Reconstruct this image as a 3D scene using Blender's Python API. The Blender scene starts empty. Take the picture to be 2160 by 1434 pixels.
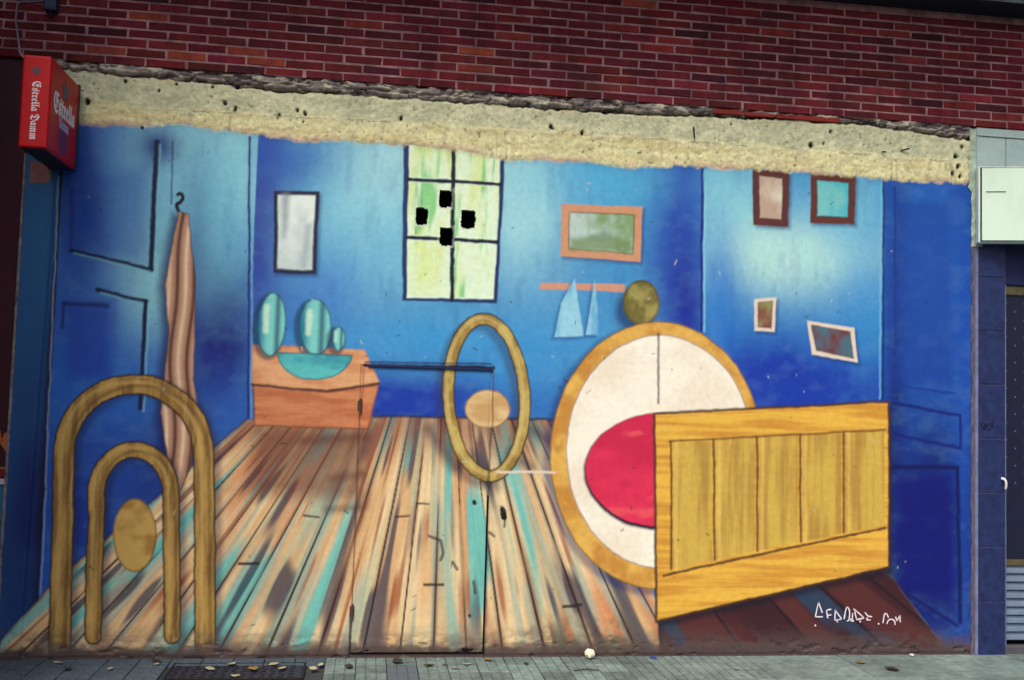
import bpy, bmesh, math, random
import numpy as np
from mathutils import Matrix, Vector

random.seed(7)
rng = np.random.default_rng(11)
S = bpy.context.scene
COL = S.collection

# ------------------------------------------------------------------ camera
F, CX, CY = 2112.0, 1080.0, 717.0          # focal length and centre of the 2160 px wide view
EYE = 1.75
def _n(v): return v / np.linalg.norm(v)
_ez = _n(np.array([1000., -33700., F]))
_ex = np.array([15247., 585., F]); _ex = _n(_ex - _ez * (_ex @ _ez))
_ey = np.cross(_ez, _ex)
_r = np.array([0., 1385. - CY, F]); DIST = float(-EYE / (_r @ _ez) * (_r @ _ey))
cam_data = bpy.data.cameras.new('camera')
cam_data.sensor_width = 36.0
cam_data.lens = 36.0 * F / 2160.0
cam_data.clip_start = 0.05; cam_data.clip_end = 2000.0
cam = bpy.data.objects.new('camera', cam_data); COL.objects.link(cam)
right = Vector((_ex[0], _ey[0], _ez[0])); up = -Vector((_ex[1], _ey[1], _ez[1])); back = -Vector((_ex[2], _ey[2], _ez[2]))
M = Matrix((right, up, back)).transposed().to_4x4(); M.translation = (0, -DIST, EYE)
cam.matrix_world = M
S.camera = cam

# ------------------------------------------------------------------ sky, sun, exposure
SUN_EL, SUN_AZ = math.radians(50), math.radians(209)     # azimuth clockwise from +Y (the wall's inside)
w = bpy.data.worlds.new('World'); S.world = w; w.use_nodes = True
nt = w.node_tree
bg = nt.nodes['Background']
sky = nt.nodes.new('ShaderNodeTexSky'); sky.sky_type = 'NISHITA'; sky.sun_disc = False
sky.sun_elevation = SUN_EL; sky.sun_rotation = SUN_AZ
sky.dust_density = 4.0; sky.ozone_density = 1.0; sky.air_density = 1.0
nt.links.new(sky.outputs[0], bg.inputs[0]); bg.inputs[1].default_value = 0.11
sl = bpy.data.lights.new('sun', 'SUN'); sl.energy = 1.5; sl.angle = math.radians(24); sl.color = (1.0, 0.96, 0.84)
so = bpy.data.objects.new('sun', sl); COL.objects.link(so)
sd = Vector((math.sin(SUN_AZ) * math.cos(SUN_EL), math.cos(SUN_AZ) * math.cos(SUN_EL), math.sin(SUN_EL)))
so.rotation_euler = (-sd).to_track_quat('-Z', 'Y').to_euler()
S.view_settings.view_transform = 'Standard'; S.view_settings.look = 'None'
S.view_settings.exposure = 0.76; S.view_settings.gamma = 1.0; S.view_settings.use_curve_mapping = False

# ------------------------------------------------------------------ geometry helpers
def ray(px, py):
    r = np.array([px - CX, py - CY, F]); return np.array([r @ _ex, r @ _ey, r @ _ez])
def on_wall(px, py, y=0.0):                 # point on the vertical plane at depth y
    d = ray(px, py); t = (DIST + y) / d[1]
    return Vector((t * d[0], y, EYE + t * d[2]))
def on_ground(px, py, z=0.0):
    d = ray(px, py); t = (z - EYE) / d[2]
    return Vector((t * d[0], -DIST + t * d[1], z))
def project(p):
    v = np.array([p[0], p[1] + DIST, p[2] - EYE])
    c = np.array([_ex[0]*v[0]+_ey[0]*v[1]+_ez[0]*v[2], _ex[1]*v[0]+_ey[1]*v[1]+_ez[1]*v[2], _ex[2]*v[0]+_ey[2]*v[1]+_ez[2]*v[2]])
    return CX + F*c[0]/c[2], CY + F*c[1]/c[2]
def XZ(px, py):
    p = on_wall(px, py); return (p.x, p.z)
PXM = 0.00330                                # metres per photograph pixel on the wall, about

def link(name, me, parent=None, mat=None):
    o = bpy.data.objects.new(name, me); COL.objects.link(o)
    if mat is not None and me is not None and not me.materials: me.materials.append(mat)
    if parent is not None: o.parent = parent
    return o
def empty(name, loc=(0, 0, 0)):
    o = bpy.data.objects.new(name, None); o.location = loc; COL.objects.link(o); o.empty_display_size = 0.1
    return o
def tag(o, label=None, cat=None, group=None, kind=None):
    if label: o['label'] = label
    if cat: o['category'] = cat
    if group: o['group'] = group
    if kind: o['kind'] = kind
    return o
def box(bm, a, b, M=None):
    (x0, y0, z0), (x1, y1, z1) = a, b
    vs = [bm.verts.new(v) for v in ((x0,y0,z0),(x1,y0,z0),(x1,y1,z0),(x0,y1,z0),(x0,y0,z1),(x1,y0,z1),(x1,y1,z1),(x0,y1,z1))]
    if M is not None:
        for v in vs: v.co = M @ v.co
    fs = [bm.faces.new([vs[i] for i in q]) for q in ((0,3,2,1),(4,5,6,7),(0,1,5,4),(1,2,6,5),(2,3,7,6),(3,0,4,7))]
    return vs, fs
def bevel(bm, w, seg=1):
    bmesh.ops.bevel(bm, geom=bm.edges[:], offset=w, segments=seg, affect='EDGES', profile=0.6)
def mesh_of(bm, name, smooth=False):
    bmesh.ops.recalc_face_normals(bm, faces=bm.faces[:])
    me = bpy.data.meshes.new(name); bm.to_mesh(me); bm.free()
    if smooth: me.polygons.foreach_set('use_smooth', [True]*len(me.polygons))
    return me
def box_obj(name, a, b, mat, parent=None, bev=0.0, seg=1):
    bm = bmesh.new(); box(bm, a, b)
    if bev: bevel(bm, bev, seg)
    return link(name, mesh_of(bm, name), parent, mat)
def tube_mesh(name, pts, r, n=8):
    bm = bmesh.new(); rings = []
    pts = [Vector(p) for p in pts]
    for i, p in enumerate(pts):
        t = (pts[min(i+1, len(pts)-1)] - pts[max(i-1, 0)]).normalized()
        a = t.orthogonal().normalized() if i == 0 else (prev - t * prev.dot(t)).normalized()
        prev = a; b = t.cross(a)
        rings.append([bm.verts.new(p + (a*math.cos(k*2*math.pi/n) + b*math.sin(k*2*math.pi/n))*r) for k in range(n)])
    for i in range(len(rings)-1):
        for k in range(n):
            bm.faces.new((rings[i][k], rings[i][(k+1)%n], rings[i+1][(k+1)%n], rings[i+1][k]))
    bm.faces.new(rings[0]); bm.faces.new(rings[-1][::-1])
    return mesh_of(bm, name, True)
def smooth_path(pts, n=8):
    out = []; P = [Vector(p) for p in pts]
    for i in range(len(P)-1):
        p0, p1, p2, p3 = P[max(i-1,0)], P[i], P[i+1], P[min(i+2,len(P)-1)]
        for k in range(n):
            t = k/n
            out.append(0.5*((2*p1)+(p2-p0)*t+(2*p0-5*p1+4*p2-p3)*t*t+(3*p1-p0-3*p2+p3)*t**3))
    out.append(P[-1]); return out

# ------------------------------------------------------------------ materials
def lin(c):
    c = np.asarray(c, float) / 255.0
    return np.where(c <= 0.04045, c/12.92, ((c+0.055)/1.055)**2.4)
K = 0.92
def C(r, g, b): return tuple(lin((r, g, b)) * K)
def mat(name, rgb, rough=0.7, spec=0.3, noise=0.0, nscale=8.0, rgb2=None, bump=0.0, bscale=60.0, metal=0.0, source=None, soot=0.0):
    m = bpy.data.materials.new(name); m.use_nodes = True
    t = m.node_tree; N = t.nodes; L = t.links; b = N['Principled BSDF']
    b.inputs['Roughness'].default_value = rough; b.inputs['Specular IOR Level'].default_value = spec; b.inputs['Metallic'].default_value = metal
    tc = N.new('ShaderNodeTexCoord')
    if source == 'attr':
        s = N.new('ShaderNodeVertexColor'); s.layer_name = 'paint'; base = s.outputs[0]
    elif source == 'object':
        s = N.new('ShaderNodeObjectInfo'); base = s.outputs['Color']
    else:
        s = N.new('ShaderNodeRGB'); s.outputs[0].default_value = (*rgb, 1); base = s.outputs[0]
    if noise > 0:
        nz = N.new('ShaderNodeTexNoise'); nz.inputs['Scale'].default_value = nscale; nz.inputs['Detail'].default_value = 8; nz.inputs['Roughness'].default_value = 0.65
        if source == 'object':
            oi = N.new('ShaderNodeObjectInfo'); ad = N.new('ShaderNodeVectorMath'); ad.operation = 'ADD'
            mu = N.new('ShaderNodeMath'); mu.operation = 'MULTIPLY'; mu.inputs[1].default_value = 37.0
            L.new(oi.outputs['Random'], mu.inputs[0]); L.new(tc.outputs['Object'], ad.inputs[0]); L.new(mu.outputs[0], ad.inputs[1]); L.new(ad.outputs[0], nz.inputs['Vector'])
        else:
            L.new(tc.outputs['Object'], nz.inputs['Vector'])
        rp = N.new('ShaderNodeValToRGB'); rp.color_ramp.elements[0].position = 0.33; rp.color_ramp.elements[1].position = 0.68
        L.new(nz.outputs[0], rp.inputs[0])
        mx = N.new('ShaderNodeMix'); mx.data_type = 'RGBA'
        if rgb2 is not None:
            mf = N.new('ShaderNodeMath'); mf.operation = 'MULTIPLY'; mf.inputs[1].default_value = noise
            L.new(rp.outputs[0], mf.inputs[0]); L.new(mf.outputs[0], mx.inputs[0]); L.new(base, mx.inputs[6]); mx.inputs[7].default_value = (*rgb2, 1)
        else:
            mx.blend_type = 'MULTIPLY'; mx.inputs[0].default_value = noise
            L.new(base, mx.inputs[6]); L.new(rp.outputs[0], mx.inputs[7])
        base = mx.outputs[2]
    if soot > 0:                                   # big uneven weathering, shared by neighbouring pieces
        ge = N.new('ShaderNodeNewGeometry'); mp = N.new('ShaderNodeMapping'); mp.inputs['Scale'].default_value = (2.6, 2.6, 1.1)
        n3 = N.new('ShaderNodeTexNoise'); n3.inputs['Scale'].default_value = 1.0; n3.inputs['Detail'].default_value = 9; n3.inputs['Roughness'].default_value = 0.72
        L.new(ge.outputs['Position'], mp.inputs[0]); L.new(mp.outputs[0], n3.inputs['Vector'])
        r3 = N.new('ShaderNodeValToRGB'); r3.color_ramp.elements[0].position = 0.36; r3.color_ramp.elements[1].position = 0.60
        r3.color_ramp.elements[0].color = (1-soot, 1-soot, 1-soot*.9, 1); L.new(n3.outputs[0], r3.inputs[0])
        m3 = N.new('ShaderNodeMix'); m3.data_type = 'RGBA'; m3.blend_type = 'MULTIPLY'; m3.inputs[0].default_value = 1.0
        L.new(base, m3.inputs[6]); L.new(r3.outputs[0], m3.inputs[7]); base = m3.outputs[2]
    L.new(base, b.inputs['Base Color'])
    if bump > 0:
        n2 = N.new('ShaderNodeTexNoise'); n2.inputs['Scale'].default_value = bscale; n2.inputs['Detail'].default_value = 6; n2.inputs['Roughness'].default_value = 0.7
        L.new(tc.outputs['Object'], n2.inputs['Vector'])
        bp = N.new('ShaderNodeBump'); bp.inputs['Strength'].default_value = bump; bp.inputs['Distance'].default_value = 0.004
        L.new(n2.outputs[0], bp.inputs['Height']); L.new(bp.outputs[0], b.inputs['Normal'])
    return m

m_paint   = mat('mural_paint', None, 0.6, 0.25, source='attr', noise=0.14, nscale=22, bump=0.25, bscale=130)
m_conc    = mat('rough_concrete', None, 0.9, 0.15, source='attr', soot=.16, noise=0.35, nscale=26, bump=0.7, bscale=150)
m_brick   = mat('brick_clay', None, 0.85, 0.2, source='object', soot=.42, noise=0.42, nscale=14, bump=0.6, bscale=120)
m_brick_a = mat('brick_clay_far', None, 0.85, 0.2, source='attr', soot=.42, noise=0.42, nscale=14, bump=0.6, bscale=120)
m_mortar  = mat('mortar', C(198,150,148), 0.95, 0.1, soot=.5, noise=0.75, nscale=7, rgb2=C(96,66,74), bump=0.6, bscale=160)
m_red     = mat('red_plastic', C(200,8,20), 0.45, 0.25, noise=0.35, nscale=6, rgb2=C(136,8,22))
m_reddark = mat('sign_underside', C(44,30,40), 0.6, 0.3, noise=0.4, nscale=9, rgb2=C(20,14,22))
m_white   = mat('white_lettering', C(240,232,232), 0.5, 0.3)
m_lilac   = mat('pale_lettering', C(186,170,205), 0.5, 0.3)
m_star    = mat('slate_print', C(70,74,96), 0.5, 0.3)
m_frame   = mat('dark_sign_frame', C(38,34,44), 0.5, 0.4)
m_purple  = mat('plum_tone', C(120,14,48), 0.35, 0.4, noise=0.5, nscale=9, rgb2=C(96,18,62))
m_tile    = mat('navy_stone_tile', C(36,48,96), 0.5, 0.35, noise=0.8, nscale=17, rgb2=C(16,22,60), bump=0.35, bscale=70)
m_grout   = mat('pale_grout', C(120,124,164), 0.9, 0.1, noise=0.8, nscale=12, rgb2=C(60,66,110))
m_trim    = mat('dull_metal_trim', C(120,124,160), 0.55, 0.4, noise=0.6, nscale=9, rgb2=C(54,58,92))
m_rust    = mat('rusty_edge', C(112,92,88), 0.9, 0.1, noise=0.8, nscale=14, rgb2=C(60,52,70))
m_black   = mat('dark_void', C(14,13,26), 0.9, 0.1)
m_iron    = mat('black_iron', C(22,20,26), 0.6, 0.3, noise=0.4, nscale=14, rgb2=C(48,36,32))
m_slot    = mat('dark_gap', C(26,22,26), 0.95, 0.05)
m_lightbox= mat('milky_panel', C(206,226,206), 0.4, 0.4, soot=.12, noise=0.3, nscale=1.5, rgb2=C(188,214,206))
m_boxrim  = mat('white_rim', C(214,230,222), 0.4, 0.4, noise=0.3, nscale=6, rgb2=C(160,180,178))
m_gasket  = mat('black_gasket', C(16,20,30), 0.6, 0.3)
m_stone   = mat('grey_stone_panel', C(168,186,182), 0.75, 0.25, noise=0.6, nscale=9, rgb2=C(132,152,156), bump=0.2)
m_render  = mat('pale_render', C(176,196,176), 0.9, 0.1, noise=0.75, nscale=18, rgb2=C(110,120,112), bump=0.8, bscale=60)
m_shutter = mat('navy_shutter', C(20,22,50), 0.45, 0.4, noise=0.5, nscale=4, rgb2=C(12,14,36))
m_slat    = mat('grey_slat', C(120,134,156), 0.5, 0.4, noise=0.4, nscale=7, rgb2=C(84,98,122))
m_brass   = mat('dirty_brass', C(96,88,56), 0.5, 0.4, noise=0.6, nscale=20, rgb2=C(44,40,40))
m_pave    = mat('paving_concrete', None, 0.85, 0.2, source='object', soot=.35, noise=0.45, nscale=18, bump=0.7, bscale=110)
m_pave2   = mat('paving_concrete_blue', C(98,106,114), 0.8, 0.2, noise=0.6, nscale=13, rgb2=C(76,84,92), bump=0.5, bscale=90)
m_pave3   = mat('pebbled_paving', C(104,120,130), 0.85, 0.2, soot=.4, noise=0.85, nscale=46, rgb2=C(50,58,70), bump=0.9, bscale=70)
m_joint   = mat('sandy_joint', C(54,56,60), 0.95, 0.1, noise=0.6, nscale=9, rgb2=C(80,82,82))
m_asphalt = mat('asphalt', (0.05, 0.05, 0.052), 0.9, 0.2, noise=0.5, nscale=40, rgb2=(0.03,0.03,0.032), bump=0.6, bscale=200)
m_kerb    = mat('kerb_stone', C(130,134,134), 0.85, 0.2, noise=0.5, nscale=10, rgb2=C(96,100,100), bump=0.4)
m_maroon  = mat('maroon_paint', C(66,20,34), 0.6, 0.3, noise=0.5, nscale=3, rgb2=C(44,12,26), bump=0.2)
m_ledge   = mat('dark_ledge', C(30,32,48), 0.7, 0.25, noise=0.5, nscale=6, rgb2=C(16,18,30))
m_ledgefr = mat('ledge_front', C(150,158,166), 0.7, 0.25, noise=0.8, nscale=12, rgb2=C(50,56,70))
m_cable   = mat('grey_cable', C(132,120,132), 0.6, 0.3)
m_paper   = mat('white_paper', C(226,220,196), 0.8, 0.2, noise=0.4, nscale=30, rgb2=C(180,172,150))
m_leaves  = [mat('leaf_pale', C(186,180,146), 0.7, 0.2, noise=0.5, nscale=50, rgb2=C(140,130,100)),
             mat('leaf_ochre', C(150,128,74), 0.7, 0.2, noise=0.5, nscale=50, rgb2=C(110,88,50)),
             mat('leaf_brown', C(74,62,54), 0.7, 0.2, noise=0.5, nscale=50, rgb2=C(44,38,38))]
m_vent    = mat('vent_lining', C(104,100,100), .95, .1, noise=.7, nscale=30, rgb2=C(50,48,54), bump=.5)
m_hinge   = mat('painted_hinge', C(92,64,56), .6, .3, noise=.6, nscale=30, rgb2=C(40,34,36))
m_blue    = mat('blue_plastic', C(40,80,150), 0.4, 0.4)
m_sig     = mat('white_spray', C(226,212,222), 0.7, 0.2)
m_tagink  = mat('black_ink', C(8,8,20), 0.6, 0.3)

# ------------------------------------------------------------------ ground
ground = box_obj('ground', (-700, -700, -0.6), (700, 700, -0.135), m_asphalt); tag(ground, kind='structure')
road = box_obj('road', (-60, -13.0, -0.134), (60, -2.95, -0.13), m_asphalt); tag(road, kind='structure')
pavement = box_obj('pavement', (-12, -2.8, -0.13), (14, 0.3, -0.014), m_joint); tag(pavement, kind='structure')
for k in range(26):
    kb = box_obj('kerb_stone', (-12 + k + 0.004, -2.95, -0.13), (-11.004 + k, -2.802, 0.0), m_kerb, pavement, 0.008)

# paving: pebbled tiles at the left, ribbed tiles in the middle, plain slabs at the right
def ribbed_tile():
    bm = bmesh.new()
    for k in range(3):
        box(bm, (k*0.0665 + 0.002, -0.198, -0.014), (k*0.0665 + 0.0615, -0.002, 0.0))
    box(bm, (0.002, -0.198, -0.014), (0.198, -0.002, -0.007))
    return mesh_of(bm, 'paving_tile')
def flat_tile(s, d):
    bm = bmesh.new(); box(bm, (0.003, -d + 0.003, -0.014), (s - 0.003, -0.003, 0.0)); bevel(bm, 0.0025)
    return mesh_of(bm, 'paving_tile')
rib = ribbed_tile(); rib.materials.append(m_pave)
peb = flat_tile(0.2, 0.2); peb.materials.append(m_pave3)
slab = flat_tile(0.652, 0.6); slab.materials.append(m_pave)
X_RIB0 = on_ground(690, 1396).x - 0.01; X_SLAB0 = on_ground(1590, 1386).x
bl0 = on_ground(790, 1402); bl1 = on_ground(905, 1402)
mc0 = on_ground(372, 1399); mc1 = on_ground(634, 1428)
def put_tile(me, x, y):
    o = bpy.data.objects.new('paving_tile', me); COL.objects.link(o); o.parent = pavement
    o.location = (x, y, random.uniform(-0.0012, 0.0012)); o.rotation_euler = (random.uniform(-.003,.003), random.uniform(-.003,.003), random.uniform(-.006,.006))
    q = random.uniform(.84,1.06); o.color = (*C(*(np.array([142,160,154])*q)), 1)
    return o
MX0, MX1, MY1 = mc0.x, mc1.x, mc1.y
rows = [(-0.012, 0.17)] + [(-0.185 - 0.2*k, 0.2) for k in range(4)]
for ri, (y, d) in enumerate(rows):
    x = X_RIB0
    while x < X_SLAB0 - 0.1:
        o = put_tile(rib, x, y if ri else y + 0.03)
        if ri >= 1 and bl0.x - 0.1 < x < bl1.x - 0.1: o.material_slots[0].link = 'OBJECT'; o.material_slots[0].material = m_pave2
        x += 0.2
    x = X_RIB0 - 0.2
    while x > -4.2:
        yy = y if ri else y + 0.03
        if not (x < MX1 + 0.01 and x + 0.2 > MX0 - 0.01 and yy > MY1 - 0.19 and yy - 0.2 < -0.09 + 0.02 and ri >= 0 and not (ri == 0)):
            put_tile(peb, x, yy)
        x -= 0.2
for k in range(7):
    for j in range(3):
        put_tile(slab, X_SLAB0 + 0.652*k, 0.02 - 0.6*j)

# far part of the pavement: one sheet, joints left to the material
far = mat('paving_far', C(128,144,142), 0.85, 0.2, noise=0.6, nscale=5, rgb2=C(100,112,114), bump=0.4)
fs_ = box_obj('paving_sheet', (-12, -2.8, -0.013), (14, -1.3, -0.002), far, pavement)

# ------------------------------------------------------------------ the painted wall: one fine grid, coloured and given relief
X0, X1, Z0, Z1 = -2.318, 4.452, -0.01, 3.952
STEP = 0.0066
nx = int(round((X1-X0)/STEP)); nz = int(round((Z1-Z0)/STEP))
gx = np.linspace(X0, X1, nx+1); gz = np.linspace(Z0, Z1, nz+1)
GX, GZ = np.meshgrid(gx, gz)
P = np.zeros(GX.shape + (3,)); ID = np.zeros(GX.shape, int); DY = np.zeros(GX.shape)

def vnoise(x, z, seed):
    n = 256; r = np.random.default_rng(seed); lat = r.random((n, n))
    xi = np.floor(x).astype(int); zi = np.floor(z).astype(int); fx = x - xi; fz = z - zi
    fx = fx*fx*(3-2*fx); fz = fz*fz*(3-2*fz)
    a = lat[zi % n, xi % n]; b = lat[zi % n, (xi+1) % n]; c = lat[(zi+1) % n, xi % n]; d = lat[(zi+1) % n, (xi+1) % n]
    return (a*(1-fx)+b*fx)*(1-fz) + (c*(1-fx)+d*fx)*fz
def fbm(x, z, seed, o=4):
    s = 0; a = 0.5; t = 0
    for k in range(o):
        s = s + a*vnoise(x*2**k + 17*k, z*2**k + 5*k, seed+k); t += a; a *= 0.55
    return s/t
def ss(a, b, x):
    t = np.clip((x-a)/(b-a), 0, 1); return t*t*(3-2*t)
def window_of(pts, m):
    x0, x1 = min(p[0] for p in pts)-m, max(p[0] for p in pts)+m
    z0, z1 = min(p[1] for p in pts)-m, max(p[1] for p in pts)+m
    return (slice(max(0, np.searchsorted(gz, z0)-1), np.searchsorted(gz, z1)+1), slice(max(0, np.searchsorted(gx, x0)-1), np.searchsorted(gx, x1)+1))
def sdf(pts, closed=True, sl=None):
    x = WX[sl]; z = WZ[sl]; d = np.full(x.shape, 1e9); inside = np.zeros(x.shape, bool); n = len(pts)
    par = np.zeros(x.shape)
    for i in range(n if closed else n-1):
        ax, az = pts[i]; bx, bz = pts[(i+1) % n]; ex_, ez_ = bx-ax, bz-az; L2 = ex_*ex_+ez_*ez_+1e-12
        t = np.clip(((x-ax)*ex_+(z-az)*ez_)/L2, 0, 1)
        dd = np.hypot(x-ax-t*ex_, z-az-t*ez_)
        m = dd < d; d = np.where(m, dd, d); par = np.where(m, (i+t)/max(1, n-1), par)
        if closed:
            c = (az > z) != (bz > z)
            inside ^= c & (x < ex_*(z-az)/(ez_ if abs(ez_) > 1e-12 else 1e-12)+ax)
    return (np.where(inside, -d, d), par)
WX = GX + .013*(fbm(GX*5.5,GZ*5.5,201,3)-.5) + .004*(vnoise(GX*26,GZ*26,203)-.5)
WZ = GZ + .013*(fbm(GX*5.5,GZ*5.5,205,3)-.5) + .004*(vnoise(GX*26,GZ*26,207)-.5)
STR = fbm(GX*34, GZ*34, 209, 3)                                   # bristle variation in line weight
NAMES = {0: None}
def new_id(name, label=None):
    k = len(NAMES); NAMES[k] = (name, label); return k
def lay(sl, a, col, pid=None):
    col = np.asarray(col, float); a = np.clip(a, 0, 1)
    P[sl] = P[sl]*(1-a[..., None]) + col*a[..., None]
    if pid is not None: ID[sl] = np.where(a > 0.5, pid, ID[sl])
def fill(px, col, soft=2.0, pid=None, op=1.0, metric=False):
    pts = px if metric else [XZ(*p) for p in px]
    w_ = max(soft*PXM, STEP); sl = window_of(pts, w_*2)
    d, _ = sdf(pts, True, sl); lay(sl, op*ss(w_, -w_, d), col(GX[sl], GZ[sl], d) if callable(col) else C(*col), pid)
def stroke(px, width, col, soft=1.5, pid=None, op=1.0, taper=None):
    pts = [XZ(*p) for p in px]; hw = width*PXM/2; w_ = max(soft*PXM, STEP*0.8); sl = window_of(pts, hw+2*w_)
    d, t = sdf(pts, False, sl)
    if taper: hw = hw*(taper[0]+(taper[1]-taper[0])*t)
    lay(sl, op*ss(w_, -w_, d-hw-np.minimum(hw*.56, .007)*(STR[sl]-.5)), col(GX[sl], GZ[sl], d) if callable(col) else C(*col), pid)
def blob(px, py, sx, sy, col, op=1.0, z=None):
    x, zc = XZ(px, py); sx *= PXM; sy *= PXM
    a = op*np.exp(-0.5*(((GX-x)/sx)**2+((GZ-zc)/sy)**2))
    a = a*(0.75+0.5*BR)
    if z is not None: a = a*z
    lay((slice(None), slice(None)), a, C(*col))
def ellipse(cx, cy, rx, ry, n=44, a0=0, a1=360, rot=0):
    r = math.radians(rot); o = []
    for k in range(n):
        t = math.radians(a0+(a1-a0)*k/n); u, v = rx*math.cos(t), ry*math.sin(t)
        o.append((cx+u*math.cos(r)-v*math.sin(r), cy+u*math.sin(r)+v*math.cos(r)))
    return o
def mix(a, b, t): return np.asarray(a)*(1-t[..., None])+np.asarray(b)*t[..., None]
BR = fbm(GX*5, GZ*3.2, 3)                                        # airbrush clouding
def xl(px, py0=700): return XZ(px, py0)[0]
full = (slice(None), slice(None))

# --- blue fields
xa, xb, xc, xd = xl(114), xl(526), xl(1481), xl(1864)
mask = lambda x0, x1: ss(x0-0.006, x0+0.006, GX)*ss(x1+0.006, x1-0.006, GX)
Z_a, Z_b, Z_c, Z_d, Z_e = mask(X0-1, xa), mask(xa, xb), mask(xb, xc), mask(xc, xd), mask(xd, X1+1)
for zm, c in ((Z_a,(42,98,150)),(Z_b,(34,96,182)),(Z_c,(66,144,198)),(Z_d,(56,140,200)),(Z_e,(24,76,164))):
    lay(full, zm, C(*c))
blob(70, 1150, 60, 300, (18,34,100), .9, Z_a); blob(108, 800, 9, 700, (10,14,44), 1.0, Z_a)
blob(430,350,120,130,(150,214,222),1.2,Z_b); blob(270,430,100,110,(112,176,206),1.0,Z_b); blob(440,560,60,190,(110,186,214),1.0,Z_b)
blob(300,600,70,90,(146,208,214),1.1,Z_b); blob(165,420,55,200,(16,52,152),.9,Z_b); blob(190,760,70,200,(30,86,178),.8,Z_b)
blob(465,760,50,120,(8,18,112),1.2,Z_b); blob(330,1000,60,120,(12,28,120),.9,Z_b); blob(170,1080,60,130,(14,40,140),.8,Z_b)
blob(480,870,50,60,(36,96,190),.6,Z_b); blob(250,820,90,60,(34,100,190),.7,Z_b)
blob(545,520,46,330,(26,36,150),1.0,Z_c); blob(640,660,110,60,(40,80,180),.7,Z_c); blob(770,460,100,140,(130,200,220),1.0,Z_c)
blob(825,340,70,70,(160,214,224),1.1,Z_c); blob(900,720,260,40,(54,150,210),.8,Z_c); blob(880,850,260,46,(12,54,164),1.2,Z_c)
blob(1100,400,75,140,(156,212,222),1.15,Z_c); blob(1430,430,46,170,(26,52,168),1.0,Z_c); blob(1455,640,50,120,(22,38,150),.9,Z_c)
blob(1280,380,110,50,(84,180,220),.7,Z_c); blob(1100,760,70,90,(52,140,206),.7,Z_c)
blob(1545,420,80,90,(134,204,220),1.0,Z_d); blob(1680,540,130,62,(176,222,218),1.2,Z_d); blob(1790,430,60,80,(120,192,216),.9,Z_d)
blob(1650,820,250,90,(18,56,166),1.2,Z_d); blob(1820,640,50,80,(50,140,206),.6,Z_d); blob(1520,640,30,120,(38,110,200),.7,Z_d)
blob(1960,500,60,220,(36,104,190),.6,Z_e); blob(1950,1150,90,180,(6,12,100),1.3,Z_e); blob(1890,880,16,400,(10,30,110),.7,Z_e); blob(2030,700,16,500,(20,72,170),.7,Z_e)
lay(full, 0.05*ss(.4,.8,fbm(GX*9,GZ*14,21))*(Z_b+Z_c+Z_d+Z_e), C(150,214,226))
lay(full, 0.16*ss(.5,.8,fbm(GX*14,GZ*4,25))*(Z_b+Z_c+Z_d+Z_e), C(22,60,150))
stroke([(526,290),(524,880)], 5, (26,40,120), 2); stroke([(533,290),(530,880)], 4, (120,190,220), 2, op=.5)
stroke([(1481,355),(1479,700)], 5, (22,30,120), 2); stroke([(1487,358),(1485,700)], 4, (150,214,230), 2, op=.6)
stroke([(1864,380),(1862,840)], 5, (16,40,120), 2); stroke([(1858,380),(1856,840)], 4, (120,196,220), 2, op=.6)
stroke([(124,372),(84,1290)], 2.6, (150,160,196), 1.2, op=.8)

# --- plain recessed-panel lines at both sides
def panel_line(p, wd=9): stroke(p, wd, (8,16,60), 2.5); stroke([(x+7, y+6) for x, y in p], 4, (130,200,222), 2.5, op=.55)
blob(335,310,28,26,(14,30,120),.95,Z_b)
fill([(150,385),(322,340),(314,560),(150,520)], (24,66,160), 26, op=.45); fill([(140,640),(240,630),(235,800),(140,800)], (20,56,160), 22, op=.75)
blob(395,800,26,260,(14,34,130),.8,Z_b); blob(600,340,70,40,(30,80,180),.6,Z_c); blob(700,600,60,60,(40,110,200),.5,Z_c)
fill([(1894,420),(2008,430),(2008,818),(1894,800)], (18,60,152), 18, op=.6); fill([(1890,1000),(2012,1000),(2014,1290),(1900,1236)], (6,14,110), 22, op=.85)
stroke([(377,446),(373,438),(374,431),(380,427),(385,421),(386,414),(383,409),(378,408),(375,411)], 7, (16,16,34), 1.5)
panel_line([(331,300),(319,570)],11); panel_line([(319,570),(150,528)],8); stroke([(150,528),(152,400)],6,(12,30,110),5,op=.7)
panel_line([(310,636),(205,612)],9); panel_line([(309,636),(296,860)],9); stroke([(135,640),(225,645)],9,(14,24,90),4,op=.8); stroke([(135,640),(132,690)],7,(14,24,90),4,op=.8)
stroke([(364,300),(362,430)],4,(20,40,100),2,op=.7)
stroke([(1888,395),(1889,812),(2014,830)],5,(14,48,140),3,op=.85)
stroke([(1884,850),(2025,876),(2026,945),(1884,915)],7,(10,22,110),3,op=.9)
stroke([(1884,985),(2020,985),(2026,1310)],10,(6,12,84),4,op=.95); stroke([(1900,1245),(2020,1318)],9,(8,16,96),4,op=.9)

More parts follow.
